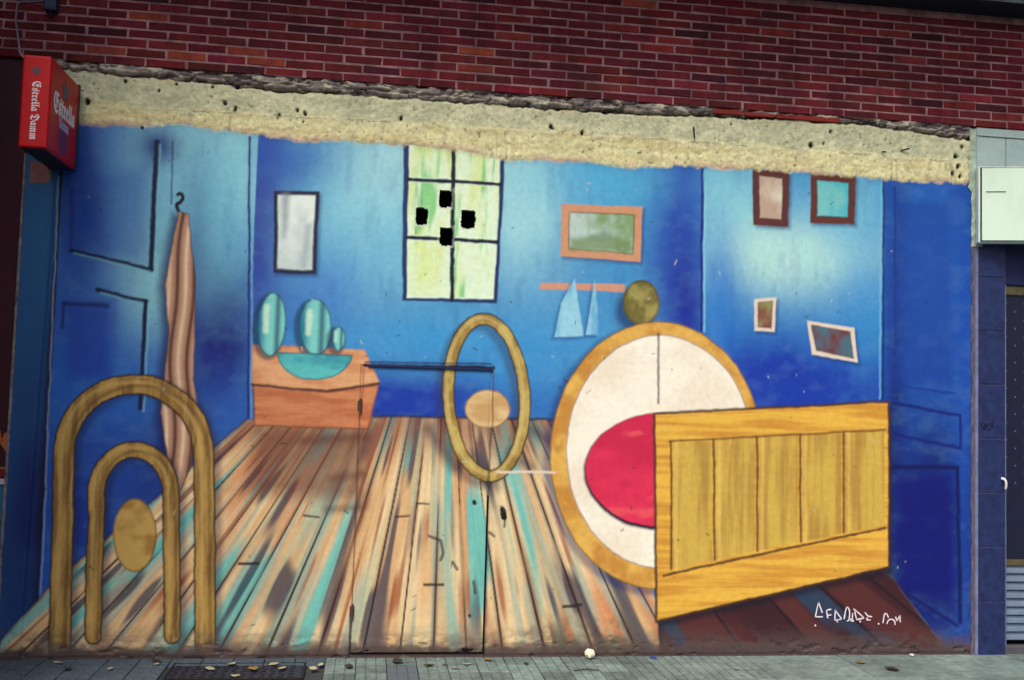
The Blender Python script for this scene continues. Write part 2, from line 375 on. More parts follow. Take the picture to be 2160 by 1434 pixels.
# --- the fan of stripes
VPX, VPZ = XZ(944, 498)
ang = (GX-VPX)/(VPZ-GZ+1e-6); rad = np.hypot(GX-VPX, GZ-VPZ)
floor_px = [(8,1345),(118,1222),(330,1050),(520,885),(790,878),(1150,884),(1192,892),(1300,1085),(1376,1222),(1386,1306),(1872,1200),(1905,1252),(2000,1372),(2000,1400),(-6,1400)]
s1 = vnoise(ang*30+90, rad*1.3, 41); s2 = vnoise(ang*15+50, rad*1.0+9, 42); s3 = vnoise(ang*60+200, rad*2.0, 43); s4 = vnoise(ang*22+70, rad*1.7+3, 44); s5 = vnoise(ang*42+10, rad*1.2+30, 45)
fl = mix(C(224,180,128), C(236,208,160), ss(.3,.7,s1))
fl = mix(np.zeros(3), fl, np.ones_like(s1))
def over(base, c, a): return base*(1-a[..., None])+np.asarray(C(*c))*a[..., None]
fl = over(fl, (208,132,84), .85*ss(.5,.88,s2)); fl = over(fl, (160,80,46), .85*ss(.66,.93,s3)); fl = over(fl, (184,188,152), .7*ss(.6,.85,s5))
fl = over(fl, (108,192,182), .95*ss(.56,.80,vnoise(ang*26+70, rad*1.4+3, 44))*ss(.35,.5,s2)); fl = over(fl, (150,176,164), .6*ss(.55,.8,vnoise(ang*55+11, rad*1.5+5, 46))); fl = fl*(.88+.2*vnoise(ang*120+7, rad*3.0+2, 48))[...,None]; fl = over(fl, (50,54,78), .85*ss(.72,.90,vnoise(ang*34+33, rad*1.9+7, 47)))
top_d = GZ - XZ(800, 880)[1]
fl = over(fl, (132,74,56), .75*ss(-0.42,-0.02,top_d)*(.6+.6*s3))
edge = np.abs((ang*10.5+0.25*np.sin(ang*9)) % 1 - 0.5)
fl = over(fl, (112,62,44), .6*ss(.34,.5,edge)*ss(.2,.7,vnoise(ang*31+5, rad*2.2, 50))); fl = over(fl, (36,24,34), .95*ss(.456,.484,edge)*ss(.12,.45,vnoise(ang*21+5, rad*3, 49)))
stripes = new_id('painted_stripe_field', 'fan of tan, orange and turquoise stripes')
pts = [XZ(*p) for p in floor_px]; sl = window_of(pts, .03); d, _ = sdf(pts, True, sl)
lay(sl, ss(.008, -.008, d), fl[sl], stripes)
stroke(floor_px[4:7], 6, (34,30,60), 2.5, op=.8)
stroke(floor_px[0:4], 6, (20,26,60), 4, op=.7); stroke(floor_px[6:9], 16, (26,28,56), 3, op=.95, taper=(.4,1.3))
for (a, b, c) in (((640,1086),(672,1090),4),((505,1188),(545,1188),6),((896,1233),(935,1232),6),((1190,1279),(1226,1276),7),((880,1062),(905,1063),4),((835,1089),(862,1088),4)):
    stroke([a, b], c, (40,30,36), 1.5, op=.9)
for q in ([(905,905),(960,990)],[(1000,960),(1046,1026)],[(1080,960),(1120,985)],[(1120,905),(1160,930)]): stroke(q, 22, (48,44,66), 12, op=.6)
for q in ([(700,1010),(765,1000)],[(690,1075),(760,1068)],[(640,930),(770,920)]): stroke(q, 16, (70,44,48), 9, op=.55)
# dark maroon stripes at the right end
dk = mix(C(84,40,40), C(58,26,34), ss(.3,.7,s2)); dk = over(dk, (40,66,92), .8*ss(.6,.85,vnoise(ang*16+3, rad*1.1+4, 52))); dk = over(dk, (24,16,26), .8*ss(.455,.49,np.abs((ang*5.2) % 1-.5)))
did = new_id('painted_dark_stripes', 'dark maroon stripes with the white spray signature')
pts = [XZ(*p) for p in ((1388,1306),(1872,1192),(1905,1250),(2000,1372),(2006,1400),(1392,1400))]; sl = window_of(pts, .03); d, _ = sdf(pts, True, sl)
lay(sl, ss(.01, -.01, d), dk[sl], did)

# --- generic shapes
def grain(c1, c2, fx=4, fz=60, seed=61, line=None):
    def f(x, z, d):
        t = ss(.3,.75,fbm(x*fx, z*fz, seed)); o = mix(C(*c1), C(*c2), t)
        if line: o = over(o, line, .7*ss(-.016,-.002,d))
        return o
    return f
# green window grid
wid = new_id('painted_window', 'green painted window grid')
def green(x, z, d):
    o = mix(C(224,244,214), C(218,234,156), ss(.35,.75,fbm(x*7,z*2.2,71))); o = over(o, (120,204,120), .85*ss(.56,.74,fbm(x*11+4,z*1.6,73))); return over(o, (60,160,90), .6*ss(.66,.8,fbm(x*15+9,z*1.6,75)))
fill([(851,306),(1066,318),(1049,640),(848,634)], (28,48,100), 2, wid)
fill([(863,306),(1056,318),(1041,631),(858,628)], (222,242,222), 1.5, wid)
for q in ([(864,306),(955,312),(953,378),(863,374)],[(961,312),(1055,318),(1053,386),(960,380)],[(862,384),(953,388),(951,499),(861,494)],[(960,389),(1052,394),(1049,506),(958,501)],[(861,506),(950,510),(948,626),(859,623)],[(958,511),(1048,516),(1040,628),(956,627)]):
    fill(q, green, 2, wid)
for a, b, c in (((957,310),(953,632),9),((861,379),(1056,389),8),((860,500),(1050,511),8)): stroke([a, b], c, (14,26,48), 1.5, wid)
# plain framed rectangles
def framed(q, fr, inner, wd, label, shade=(-5,6)):
    k = new_id('painted_frame', label)
    fill([(x-shade[0], y+shade[1]) for x, y in q], (18,40,110), 7, op=.65)
    fill(q, fr, 1.5, k); cxm = sum(p[0] for p in q)/4; cym = sum(p[1] for p in q)/4
    ins = []
    for x, y in q:
        ins.append((x+(wd if x < cxm else -wd), y+(wd if y < cym else -wd)))
    fill(ins, inner, 1.5, k); stroke(ins+[ins[0]], 3, (40,24,28), 1, k, op=.6)
    return ins
def soft2(c1, c2, seed, s=5): return lambda x, z, d: mix(C(*c1), C(*c2), ss(.3,.7,fbm(x*s, z*s*.7, seed)))
framed([(577,402),(674,405),(667,579),(576,576)], (24,32,70), soft2((232,242,234),(196,212,210),81,4), 8, 'dark framed pale rectangle')
framed([(1184,430),(1356,436),(1351,553),(1182,541)], (206,148,112), soft2((186,206,200),(128,160,112),83,6), 17, 'wood framed wide rectangle with pale green field')
framed([(1588,356),(1665,364),(1662,478),(1588,474)], (92,46,44), soft2((216,206,184),(188,160,140),85,6), 14, 'brown framed narrow rectangle with cream field')
framed([(1710,366),(1806,373),(1802,474),(1709,470)], (98,48,40), soft2((60,180,196),(120,196,196),87,6), 14, 'brown framed rectangle with turquoise field')
framed([(1592,630),(1637,627),(1634,699),(1592,697)], (222,206,186), soft2((130,60,66),(150,170,90),89,7), 8, 'small pale framed rectangle')
framed([(1702,677),(1802,691),(1810,765),(1712,748)], (226,210,190), soft2((110,54,56),(70,110,130),91,7), 9, 'tilted pale framed rectangle')
stroke([(603,415),(598,500)], 20, (120,136,146), 9, op=.7, taper=(.9,.3)); stroke([(652,480),(640,560)], 12, (150,166,172), 9, op=.6)
fill([(1204,505),(1250,496),(1330,508),(1334,534),(1202,528)], (112,138,84), 9, op=.8); fill([(1245,500),(1275,484),(1300,506)], (92,120,84), 10, op=.6)
# tan ribbon
k = new_id('painted_ribbon', 'long tan ribbon')
rb = [(376,446),(398,450),(404,520),(414,590),(412,700),(408,800),(416,850),(421,890),(410,930),(404,985),(376,1046),(354,1010),(350,950),(338,870),(346,790),(356,700),(348,600),(362,520)]
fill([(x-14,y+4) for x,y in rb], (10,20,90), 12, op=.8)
def tan(x, z, d):
    ph = (x-XZ(380,700)[0])*58 + 1.3*np.sin(z*3.1+1) + .8*np.sin(z*7.3)
    t = .5+.5*np.sin(ph); o = mix(C(150,104,82), C(212,166,132), t); o = over(o, (232,204,176), .8*ss(.86,.99,t)*ss(.3,.6,fbm(x*8,z*1.4,96))); o = over(o, (84,50,48), .85*ss(.16,.0,t)); return over(o, (50,30,40), .85*ss(-.014,0,d))
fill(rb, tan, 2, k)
# ochre arches
k = new_id('painted_arch', 'two ochre arches one inside the other')
def arch(cx, y0, rx, ry, yb): return [(cx-rx-8, yb), (cx-rx, y0)] + [(cx-rx*math.cos(t), y0-ry*math.sin(t)) for t in np.linspace(0, math.pi, 20)] + [(cx+rx, y0), (cx+rx+4, yb)]
for (cx_, y0, rx, ry, yb, wd) in ((282,960,148,150,1372,36),(282,1040,78,92,1340,28)):
    a = arch(cx_, y0, rx, ry, yb)
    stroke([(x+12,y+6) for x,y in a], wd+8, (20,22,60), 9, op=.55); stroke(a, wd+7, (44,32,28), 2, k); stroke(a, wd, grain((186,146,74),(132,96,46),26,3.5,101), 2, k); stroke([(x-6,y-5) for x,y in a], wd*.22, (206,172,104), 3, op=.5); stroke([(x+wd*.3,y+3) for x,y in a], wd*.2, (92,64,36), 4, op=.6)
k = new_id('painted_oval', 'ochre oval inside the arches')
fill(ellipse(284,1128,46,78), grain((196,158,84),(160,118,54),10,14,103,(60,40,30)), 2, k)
# orange block and turquoise ovals
k = new_id('painted_block', 'orange block with a lighter top band')
fill([(540,900),(790,905),(770,1060),(520,1040)], (104,56,44), 26, op=.7)
fill([(532,726),(770,738),(800,806),(778,906),(536,898)], grain((206,132,88),(182,104,66),4,26,105,(80,44,36)), 2, k)
fill([(532,726),(770,738),(800,806),(690,824),(533,810)], grain((224,166,118),(206,138,94),5,20,107), 3, k)
stroke([(533,812),(690,826),(799,808)], 6, (74,40,36), 2, op=.9)
for (cx_, cy_, rx, ry, rot) in ((573,684,31,68,4),(665,690,35,60,-3),(714,714,15,26,0)):
    k = new_id('painted_oval', 'turquoise oval above the orange block')
    fill(ellipse(cx_-6, cy_+5, rx+5, ry+4, rot=rot), (14,40,70), 5, op=.7)
    ecx, ecz = XZ(cx_, cy_); ew = rx*PXM
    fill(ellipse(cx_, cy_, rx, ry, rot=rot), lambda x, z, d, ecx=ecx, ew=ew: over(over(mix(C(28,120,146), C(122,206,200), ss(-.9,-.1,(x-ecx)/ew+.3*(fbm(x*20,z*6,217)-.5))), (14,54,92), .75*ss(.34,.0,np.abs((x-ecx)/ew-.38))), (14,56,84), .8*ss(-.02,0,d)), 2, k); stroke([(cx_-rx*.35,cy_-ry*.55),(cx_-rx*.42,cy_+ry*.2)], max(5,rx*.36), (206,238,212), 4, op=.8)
k = new_id('painted_half_disc', 'turquoise half disc on the orange block')
fill([(580,742)]+[(664-84*math.cos(t)*.95+ (0), 744+58*math.sin(t)) for t in np.linspace(0, math.pi, 18)]+[(744,748)], grain((88,190,190),(52,144,160),6,10,109,(18,60,84)), 2, k)
# ochre hoop with a cream disc
k = new_id('painted_hoop', 'ochre hoop round a cream disc')
hp = ellipse(1026,838,80,166,rot=-3); hp = hp+[hp[0]]
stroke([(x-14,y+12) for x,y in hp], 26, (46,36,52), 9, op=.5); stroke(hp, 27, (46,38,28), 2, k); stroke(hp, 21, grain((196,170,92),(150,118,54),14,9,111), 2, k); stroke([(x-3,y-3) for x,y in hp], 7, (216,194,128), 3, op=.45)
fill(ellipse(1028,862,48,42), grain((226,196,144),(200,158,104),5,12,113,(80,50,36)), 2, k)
# bar, triangles, olive disc
k = new_id('painted_bar', 'salmon bar'); fill([(1140,597),(1318,600),(1318,616),(1140,611)], (206,148,122), 1.5, k)
for q in ([(1212,588),(1232,708),(1168,712),(1184,640)],[(1255,592),(1264,706),(1236,706)]):
    k = new_id('painted_triangle', 'pale blue triangle under the salmon bar'); fill([(x-6,y+6) for x,y in q], (16,50,130), 6, op=.6); fill(q, grain((150,206,226),(84,160,206),12,3,115), 2, k)
k = new_id('painted_disc', 'olive disc'); fill(ellipse(1340,655,42,46), (14,30,90), 12, op=.75)
fill(ellipse(1353,638,40,48), lambda x, z, d: over(mix(C(160,150,84), C(112,102,48), ss(.3,.7,fbm(x*9,z*9,117))), (52,46,28), .7*ss(-.03,0,d)), 2, k)
# concentric sun: gold ring, cream ring, crimson disc
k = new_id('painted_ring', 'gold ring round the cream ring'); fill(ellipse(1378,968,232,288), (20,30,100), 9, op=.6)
fill(ellipse(1386,960,226,282,60), grain((226,178,84),(196,136,58),8,8,119,(70,42,32)), 2, k)
k = new_id('painted_ring', 'cream ring round the crimson disc')
fill(ellipse(1392,952,198,246,60), grain((248,240,222),(238,226,204),3,4,121,(110,74,56)), 2, k); stroke([(1390,705),(1388,850)], 5, (60,40,44), 2.5, op=.8)
k = new_id('painted_disc', 'crimson disc')
fill(ellipse(1396,994,164,124,60), (48,20,50), 4); fill(ellipse(1396,990,160,120,60), lambda x, z, d: over(mix(C(222,46,84), C(200,34,72), ss(.3,.7,fbm(x*3,z*5,123))), (238,100,96), .5*ss(.6,.8,fbm(x*2.5-z*3,z*9,125))), 2, k)
# yellow striped panel
k = new_id('painted_panel', 'large yellow panel with vertical bands')
yq = [(1380,872),(1876,846),(1876,1196),(1384,1310)]
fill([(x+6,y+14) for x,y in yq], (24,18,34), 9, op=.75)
fill(yq, grain((230,180,70),(204,142,52),2.4,30,127,(86,48,30)), 2, k); stroke(yq+[yq[0]], 6, (62,36,28), 2, op=.8)
for i in range(5):
    xa_ = 1418+i*91; xb_ = xa_+84; ta = lambda x: 925-(x-1380)*.052+8; tb = lambda x: 1205-(x-1384)*.205
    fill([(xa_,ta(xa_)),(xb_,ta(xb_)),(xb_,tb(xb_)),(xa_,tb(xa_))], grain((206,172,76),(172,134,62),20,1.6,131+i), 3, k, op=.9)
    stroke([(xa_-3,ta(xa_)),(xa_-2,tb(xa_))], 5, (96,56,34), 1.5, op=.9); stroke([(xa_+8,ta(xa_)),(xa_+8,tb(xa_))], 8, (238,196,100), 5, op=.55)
stroke([(1412,930),(1868,906)], 5, (110,62,36), 2, op=.8); stroke([(1400,1212),(1868,1112)], 6, (84,46,30), 2, op=.9)
# splash of dirt along the foot of the wall
foot = XZ(1000, 1345)[1]
dn = fbm(GX*7, GZ*16, 141, 5); lay(full, .95*ss(foot+.13, 0.03, GZ+.16*(dn-.5))*ss(.28,.56,dn+.3*ss(.11,0,GZ)), C(88,72,70))
lay(full, .5*ss(.62,.75,fbm(GX*40,GZ*40,143,3))*ss(.32,.02,GZ+.15*dn), C(52,46,48))
lay(full, .75*ss(.48,.66,fbm(GX*9,GZ*12,145,4))*ss(.36,.08,GZ)*ss(xl(1020),xl(1060),GX)*ss(xl(1380),xl(1330),GX), C(92,90,74))
lay(full, .6*ss(.10,.02,GZ+.08*(dn-.5)), C(74,58,56))
# chips, scratches, stains
for k_ in range(150):
    x, z = rng.uniform(X0+.1, X1-.1), rng.uniform(.15, 3.4); r = rng.uniform(.003, .009)
    pts = [(x, z), (x+rng.normal(0, r*2), z+rng.normal(0, r*2))]; sl = window_of(pts, .03); d, _ = sdf(pts, False, sl); lay(sl, .7*ss(r, r*.2, d), C(*((40,36,40) if rng.random() < .55 else (190,188,176)))); DY[sl] += .002*ss(r, 0, d)
stroke([(770,770),(1042,776)], 7, (16,22,60), 1.5); stroke([(772,763),(1036,768)], 4, (18,30,84), 1.5, op=.8)
stroke([(768,775),(760,880),(752,1080),(742,1290)], 3, (104,58,46), 1.2, op=.6); stroke([(742,1290),(736,1386)], 6, (46,34,36), 1.5, op=.85); stroke([(1036,905),(1030,1030),(1022,1386)], 5, (50,40,44), 2, op=.7); stroke([(1041,776),(1038,905)], 3, (80,52,40), 1, op=.7)
stroke([(1050,995),(1172,996)], 5, (226,206,190), 1.2)
for q in ([(905,1130),(930,1140),(935,1165),(930,1180)],[(955,1185),(965,1200)],[(1000,1225),(1003,1250)],[(1058,1068),(1066,1078),(1064,1110)],[(1033,1122),(1042,1130)]): stroke(q, 6, (56,50,56), 1.5, op=.8)
stroke([(1000,1058),(1001,1060)], 8, (20,16,22), 1); stroke([(990,1296),(991,1298)], 6, (20,16,22), 1); stroke([(1060,1075),(1063,1090)], 12, (16,16,26), 1.5)

# --- top: concrete lintel and crumbling bed
lb_px = [(100,262),(170,264),(330,268),(380,262),(420,270),(530,286),(600,293),(640,302),(700,299),(860,309),(1000,325),(1062,338),(1200,342),(1340,356),(1440,352),(1500,357),(1620,361),(1730,369),(1860,379),(1950,386),(2055,388)]
lb = np.array([XZ(*p) for p in lb_px]); low = np.interp(GX, lb[:,0], lb[:,1]) + .03*(fbm(GX*16, GZ*4, 151)-.5)
lt_px = [(100,146),(180,152),(400,172),(600,194),(760,203),(900,213),(1100,227),(1300,240),(1500,247),(1640,252),(1800,262),(1900,274),(2000,290),(2055,296)]
lt = np.array([XZ(*p) for p in lt_px]); high = np.interp(GX, lt[:,0], lt[:,1]) + .035*(fbm(GX*20, GZ*2, 153)-.5)
aL = ss(low-.012, low+.02, GZ+.03*(fbm(GX*30,GZ*30,221,3)-.5)); aS = ss(low-.03, low+.04, GZ)
n1 = fbm(GX*9, GZ*14, 155, 5); n2 = fbm(GX*45, GZ*45, 157, 3); n3 = fbm(GX*4, GZ*26, 159, 4)
conc = mix(C(232,230,188), C(210,212,174), ss(.3,.7,n1))
warm = mix(C(246,238,182), C(234,220,160), ss(.35,.7,n3))
mid = np.interp(GX, [X0, 0, 2.4, X1], [3.66, 3.68, 3.69, 3.67]) + .02*(n1-.5)
t = .9*ss(mid+.06, mid-.05, GZ+.10*(fbm(GX*5,GZ*9,219,4)-.5)); conc = conc*(1-t[...,None])+warm*t[...,None]
conc = over(conc, (232,222,170), .8*ss(.5,.75,n1)*ss(high-.07, high-.01, GZ))
conc = over(conc, (172,170,150), .4*ss(.66,.78,fbm(GX*24,GZ*24,163,3))); conc = over(conc, (86,80,80), .75*ss(.74,.83,n2))
conc = over(conc, (222,178,156), .75*ss(.07,.0,GZ-low)*ss(.42,.62,fbm(GX*6,GZ*6,165)))
conc = over(conc, (104,98,96), .6*ss(.008,.003,np.abs(GZ-mid+.006*(n2-.5)*4))*ss(.48,.62,fbm(GX*5,GZ,167)))
# board marks
conc = over(conc, (150,142,122), .5*ss(.66,.82,vnoise(GX*70,GZ*6,169))*ss(mid,mid-.03,GZ)*ss(.4,.7,fbm(GX*3,GZ,171)))
lay(full, aL, conc); 
DY += -.006*aS + aS*(.016*(n1-.5) + .008*(n2-.5)) + aS*ss(mid-.004, mid+.010, GZ)*.004
aC = ss(high-.008, high+.008, GZ)
rg = 1-np.abs(2*fbm(GX*7+2*fbm(GX*6,GZ*6,173), GZ*26, 175, 4)-1); rg2 = fbm(GX*13, GZ*30, 177, 4)
lump = mix(C(152,138,132), C(214,204,182), ss(.45,.7,rg2)); lump = over(lump, (66,56,62), .85*ss(.84,.95,rg)); lump = over(lump, (44,38,46), .9*ss(.012,.003,np.abs(GZ-high-.006)))
lay(full, aC, lump)
DY += aC*(.018*ss(.6,.97,rg) - .015*ss(.4,.7,rg2) - .002) + .026*ss(.022,.004,np.abs(GZ-high-.008))*ss(.25,.5,fbm(GX*4,GZ,179))
LINTEL = new_id('concrete_lintel'); ID[:] = np.where(GZ > low, LINTEL, ID)
def pit(px, py, r, dep=.02):
    x, z = XZ(px, py); sl = window_of([(x, z)], r*3); d = np.hypot((GX[sl]-x), (GZ[sl]-z)*.7)*(1+.5*(n2[sl]-.5)*3)
    lay(sl, ss(r, r*.4, d), C(20,18,26)); DY[sl] += dep*ss(r, r*.3, d)
for px, py, r in ((265,172,.014),(335,192,.014),(372,178,.010),(448,184,.012),(500,184,.013),(475,219,.018),(497,229,.016),(628,234,.018),(644,241,.016),(640,258,.010),(846,250,.016),(1163,268,.018),(1228,281,.020),(1275,237,.012),(1542,263,.010),(1712,307,.022),(1752,278,.016),(1738,303,.010),(185,214,.02),(300,270,.008),(590,243,.010),(2016,330,.02),(2020,352,.022),(2010,366,.02),(2026,372,.018),(2030,310,.018)): pit(px, py, r)
# small-scale plaster relief everywhere; the left strip stands proud as a shallow pier
DY += .0022*(fbm(GX*3,GZ*3,181)-.5) + .0012*(fbm(GX*30,GZ*30,183,3)-.5)
DY += -.03*ss(xl(92,800)+.0, xl(88,800)-.01, GX + (GZ-2.0)*(-.016))
DY += .012*ss(.60,.78,fbm(GX*12,GZ*22,185,4))*ss(.16,.03,GZ)
DY[GZ < 0.02] += .004

# --- openings: four vents and the seam round the steel door
def cell(px0, py0, px1, py1):
    a = XZ(px0, py0); b = XZ(px1, py1)
    return (int(round((a[0]-X0)/(X1-X0)*nx)), int(round((b[0]-X0)/(X1-X0)*nx)), int(round((b[1]-Z0)/(Z1-Z0)*nz)), int(round((a[1]-Z0)/(Z1-Z0)*nz)))
keep = np.ones((nz, nx), bool); JX = np.zeros_like(GX); JZ = np.zeros_like(GX)
VENTS = [cell(928,401,952,438), cell(877,438,901,475), cell(973,442,1002,481), cell(929,479,953,519)]
for i0, i1, j0, j1 in VENTS:
    keep[j0:j1, i0:i1] = False; DY[j0-1:j1+2, i0-1:i1+2] *= .3
    keep[j0:j0+1, i0:i0+random.randint(1,3)] = True; keep[j1-1:j1, i1-random.randint(1,3):i1] = True; keep[j0-1:j0, i0+2:i1-random.randint(2,5)] = False; keep[j0+6:j1-random.randint(3,7), i1:i1+1] = False
    e_ = np.zeros_like(GX[j0-2:j1+3, i0-2:i1+3]); e_[:3] = .9; e_[-2:] = .25; e_[:, :2] = .3; e_[:, -2:] = .3
    P[j0-2:j1+3, i0-2:i1+3] = P[j0-2:j1+3, i0-2:i1+3]*(1-.7*e_[..., None])+np.asarray(C(214,222,204))*.7*e_[..., None]
    JX[j0-2:j1+3, i0-2:i1+3] = rng.uniform(-.0035, .0035, e_.shape); JZ[j0-2:j1+3, i0-2:i1+3] = rng.uniform(-.0035, .0035, e_.shape)
FID = ID[:-1, :-1].copy()
i0, i1, j1 = int(round((-.074-X0)/STEP)), int(round((.838-X0)/STEP)), int(round((1.985-Z0)/STEP)); jb = int(round(.03/STEP))
door_reg = np.zeros((nz, nx), bool); door_reg[jb:j1, i0:i1] = True
DY[jb:j1, i0:i0+2] += .004; jm = int(1.12/STEP); keep[jb:jm, i1-2:i1] = False; DY[jm:j1, i1-2:i1] += .005; keep[jb:jb+2, i0:i1] = False
DOOR = new_id('door', 'flush steel door painted over by the mural'); FID[door_reg] = DOOR
DYF = DY.copy()

def grid_part(name, mask, parent, m, off=0.0):
    jj, ii = np.nonzero(mask); n = len(jj)
    v = np.stack([jj*(nx+1)+ii, jj*(nx+1)+ii+1, (jj+1)*(nx+1)+ii+1, (jj+1)*(nx+1)+ii], 1)
    u, inv = np.unique(v.ravel(), return_inverse=True)
    co = np.stack([(GX+JX).ravel()[u], DYF.ravel()[u]+off, (GZ+JZ).ravel()[u]], 1)
    me = bpy.data.meshes.new(name); me.vertices.add(len(u)); me.vertices.foreach_set('co', co.ravel().astype(np.float32))
    me.loops.add(4*n); me.loops.foreach_set('vertex_index', inv.ravel().astype(np.int32))
    me.polygons.add(n); me.polygons.foreach_set('loop_start', np.arange(0, 4*n, 4, dtype=np.int32))
    me.polygons.foreach_set('use_smooth', np.ones(n, bool))
    me.update(calc_edges=True); me.validate()
    a = me.color_attributes.new('paint', 'FLOAT_COLOR', 'POINT'); rgba = np.ones((len(u), 4), np.float32); rgba[:, :3] = P.reshape(-1, 3)[u]
    a.data.foreach_set('color', rgba.ravel())
    return link(name, me, parent, m)

wall = grid_part('painted_wall', keep & (FID == 0), None, m_paint)
tag(wall, 'rendered street wall covered with a bright blue abstract mural', 'wall', kind='thing')
for k, v in NAMES.items():
    if k in (0, LINTEL, DOOR): continue
    mk = keep & (FID == k)
    if mk.sum() < 20: continue
    o = grid_part(v[0], mk, wall, m_paint)
    if v[1]: o['label'] = v[1]
door = grid_part('door', keep & (FID == DOOR), wall, m_paint, 0.004); door['label'] = NAMES[DOOR][1]
lintel = grid_part('concrete_lintel', keep & (FID == LINTEL), None, m_conc)
tag(lintel, 'rough cream and grey concrete lintel between mural and bricks', 'lintel', kind='thing')
# core of the wall, set back so the openings read as holes
bm = bmesh.new()
vx = [(X0+a*(X1-X0)/nx, X0+b*(X1-X0)/nx, Z0+c*(Z1-Z0)/nz, Z0+d*(Z1-Z0)/nz) for a, b, c, d in VENTS]
box(bm, (X0, .16, 0), (X1, .30, 3.95)); link('wall_core', mesh_of(bm, 'wall_core'), wall, m_black)
for (x0, x1, z0, z1) in vx:                                      # each vent a lined hole
    bm = bmesh.new(); e = .03; q_ = .008; x0 -= q_; x1 += q_; z0 -= q_; z1 += q_
    box(bm, (x0-e, .006, z0-e), (x0-.0002, .16, z1+e)); box(bm, (x1+.0002, .006, z0-e), (x1+e, .16, z1+e))
    box(bm, (x0, .006, z1+.0002), (x1, .16, z1+e)); box(bm, (x0, .006, z0-e), (x1, .16, z0-.0002)); 
    link('vent_hole', mesh_of(bm, 'vent_hole'), wall, m_vent)
# dark slot behind the seam, hinges, latch
xs0, xs1, zs = X0+i0*STEP, X0+i1*STEP, Z0+j1*STEP
bm = bmesh.new()
box(bm, (xs0-.02, .012, .0), (xs0+.03, .02, zs+.02)); box(bm, (xs1-.03, .012, .0), (xs1+.02, .02, zs+.02)); box(bm, (xs0+.03, .012, zs-.03), (xs1-.03, .02, zs+.02)); box(bm, (xs0+.03, .012, .0), (xs1-.03, .02, .06))
link('door_rebate', mesh_of(bm, 'door_rebate'), door, m_slot)
for z in (.31, 1.70):
    bm = bmesh.new(); box(bm, (xs0-.016, -.006, z-.035), (xs0+.014, .002, z+.035)); bevel(bm, .003)
    bmesh.ops.create_cone(bm, cap_ends=True, segments=10, radius1=.008, radius2=.008, depth=.10, matrix=Matrix.Translation((xs0+.003, -.008, z)))
    link('hinge', mesh_of(bm, 'hinge'), door, m_hinge)
lk = on_wall(1061, 1082)
bm = bmesh.new(); box(bm, (lk.x-.012, -.012, lk.z-.035), (lk.x+.012, .002, lk.z+.03)); bevel(bm, .004); bmesh.ops.create_cone(bm, cap_ends=True, segments=10, radius1=.014, radius2=.010, depth=.02, matrix=Matrix.Translation((lk.x, -.016, lk.z+.012)) @ Matrix.Rotation(math.pi/2, 4, 'X'))
link('latch', mesh_of(bm, 'latch'), wall, m_iron)
rl0, rl1 = on_wall(775, 771), on_wall(1040, 775)
box_obj('drip_rail', (rl0.x, -.012, rl0.z-.008), (rl1.x, .002, rl0.z+.008), mat('rail_blue', C(22,28,70), .5, .3), wall, .003)
# nails left in the lintel
nl = tube_mesh('nail', [on_wall(1463,268,-.012), on_wall(1465,292,-.03)], .006, 6); link('nail', nl, lintel, m_iron)
nl = tube_mesh('nail', [on_wall(1900,318,-.012), on_wall(1918,314,-.035)], .006, 6); link('nail', nl, lintel, m_iron)
nl = tube_mesh('nail', [on_wall(1860,321,-.012), on_wall(1869,321,-.03)], .006, 6); link('nail', nl, lintel, m_iron)

# ribbons of paint for writing
def ribbon(name, strokes, width, y, mt, parent, ox, oy, sc):
    bm = bmesh.new()
    for s in strokes:
        pp = [on_wall(ox+a/sc, oy+b/sc, y) for a, b in s]
        if len(pp) == 1:
            r = width*.75; vs = [bm.verts.new((pp[0].x+r*math.cos(t*math.pi/5), y, pp[0].z+r*math.sin(t*math.pi/5))) for t in range(10)]; bm.faces.new(vs); continue
        if len(pp) > 2: pp = smooth_path(pp, 3)
        L = []; R = []
        for i, p in enumerate(pp):
            t = pp[min(i+1, len(pp)-1)]-pp[max(i-1, 0)]; nrm = Vector((-t.z, 0, t.x)).normalized()*width*.5*random.uniform(.8, 1.15)
            L.append(bm.verts.new(p+nrm)); R.append(bm.verts.new(p-nrm))
        for i in range(len(pp)-1): bm.faces.new((L[i], R[i], R[i+1], L[i+1]))
    return link(name, mesh_of(bm, name), parent, mt)
ribbon('signature', [[(340,410),(260,190)],[(260,190),(195,490)],[(195,490),(350,490)],[(525,335),(430,360),(445,450)],[(525,450),(440,470),(462,520)],[(610,335),(598,560)],[(600,340),(670,440),(740,540)],[(740,540),(600,562)],[(640,560),(655,605)],
    [(790,540),(820,380),(850,290),(895,340),(905,430),(890,555),(850,575)],[(965,410),(965,560)],[(925,520),(940,575),(1000,575)],[(985,325),(1100,420),(1205,515)],[(1205,515),(1050,550)],[(1050,550),(1010,380)],[(1110,570),(1135,605)],
    [(1225,400),(1280,470),(1370,490)],[(1275,500),(1260,550),(1340,555)],[(1505,635)],[(195,670)],[(1595,620),(1620,470),(1645,420),(1680,440),(1710,510)],[(1680,640),(1700,575),(1760,540),(1830,570),(1850,660)],[(1855,490),(1890,580)],[(1890,580),(1945,455)],[(1945,455),(1955,605)]],
    .0092, -.006, m_sig, wall, 1700, 1250, 9.82)
bpy.data.objects['signature']['label'] = 'white hand sprayed signature'; bpy.data.objects['signature']['kind'] = 'stuff'

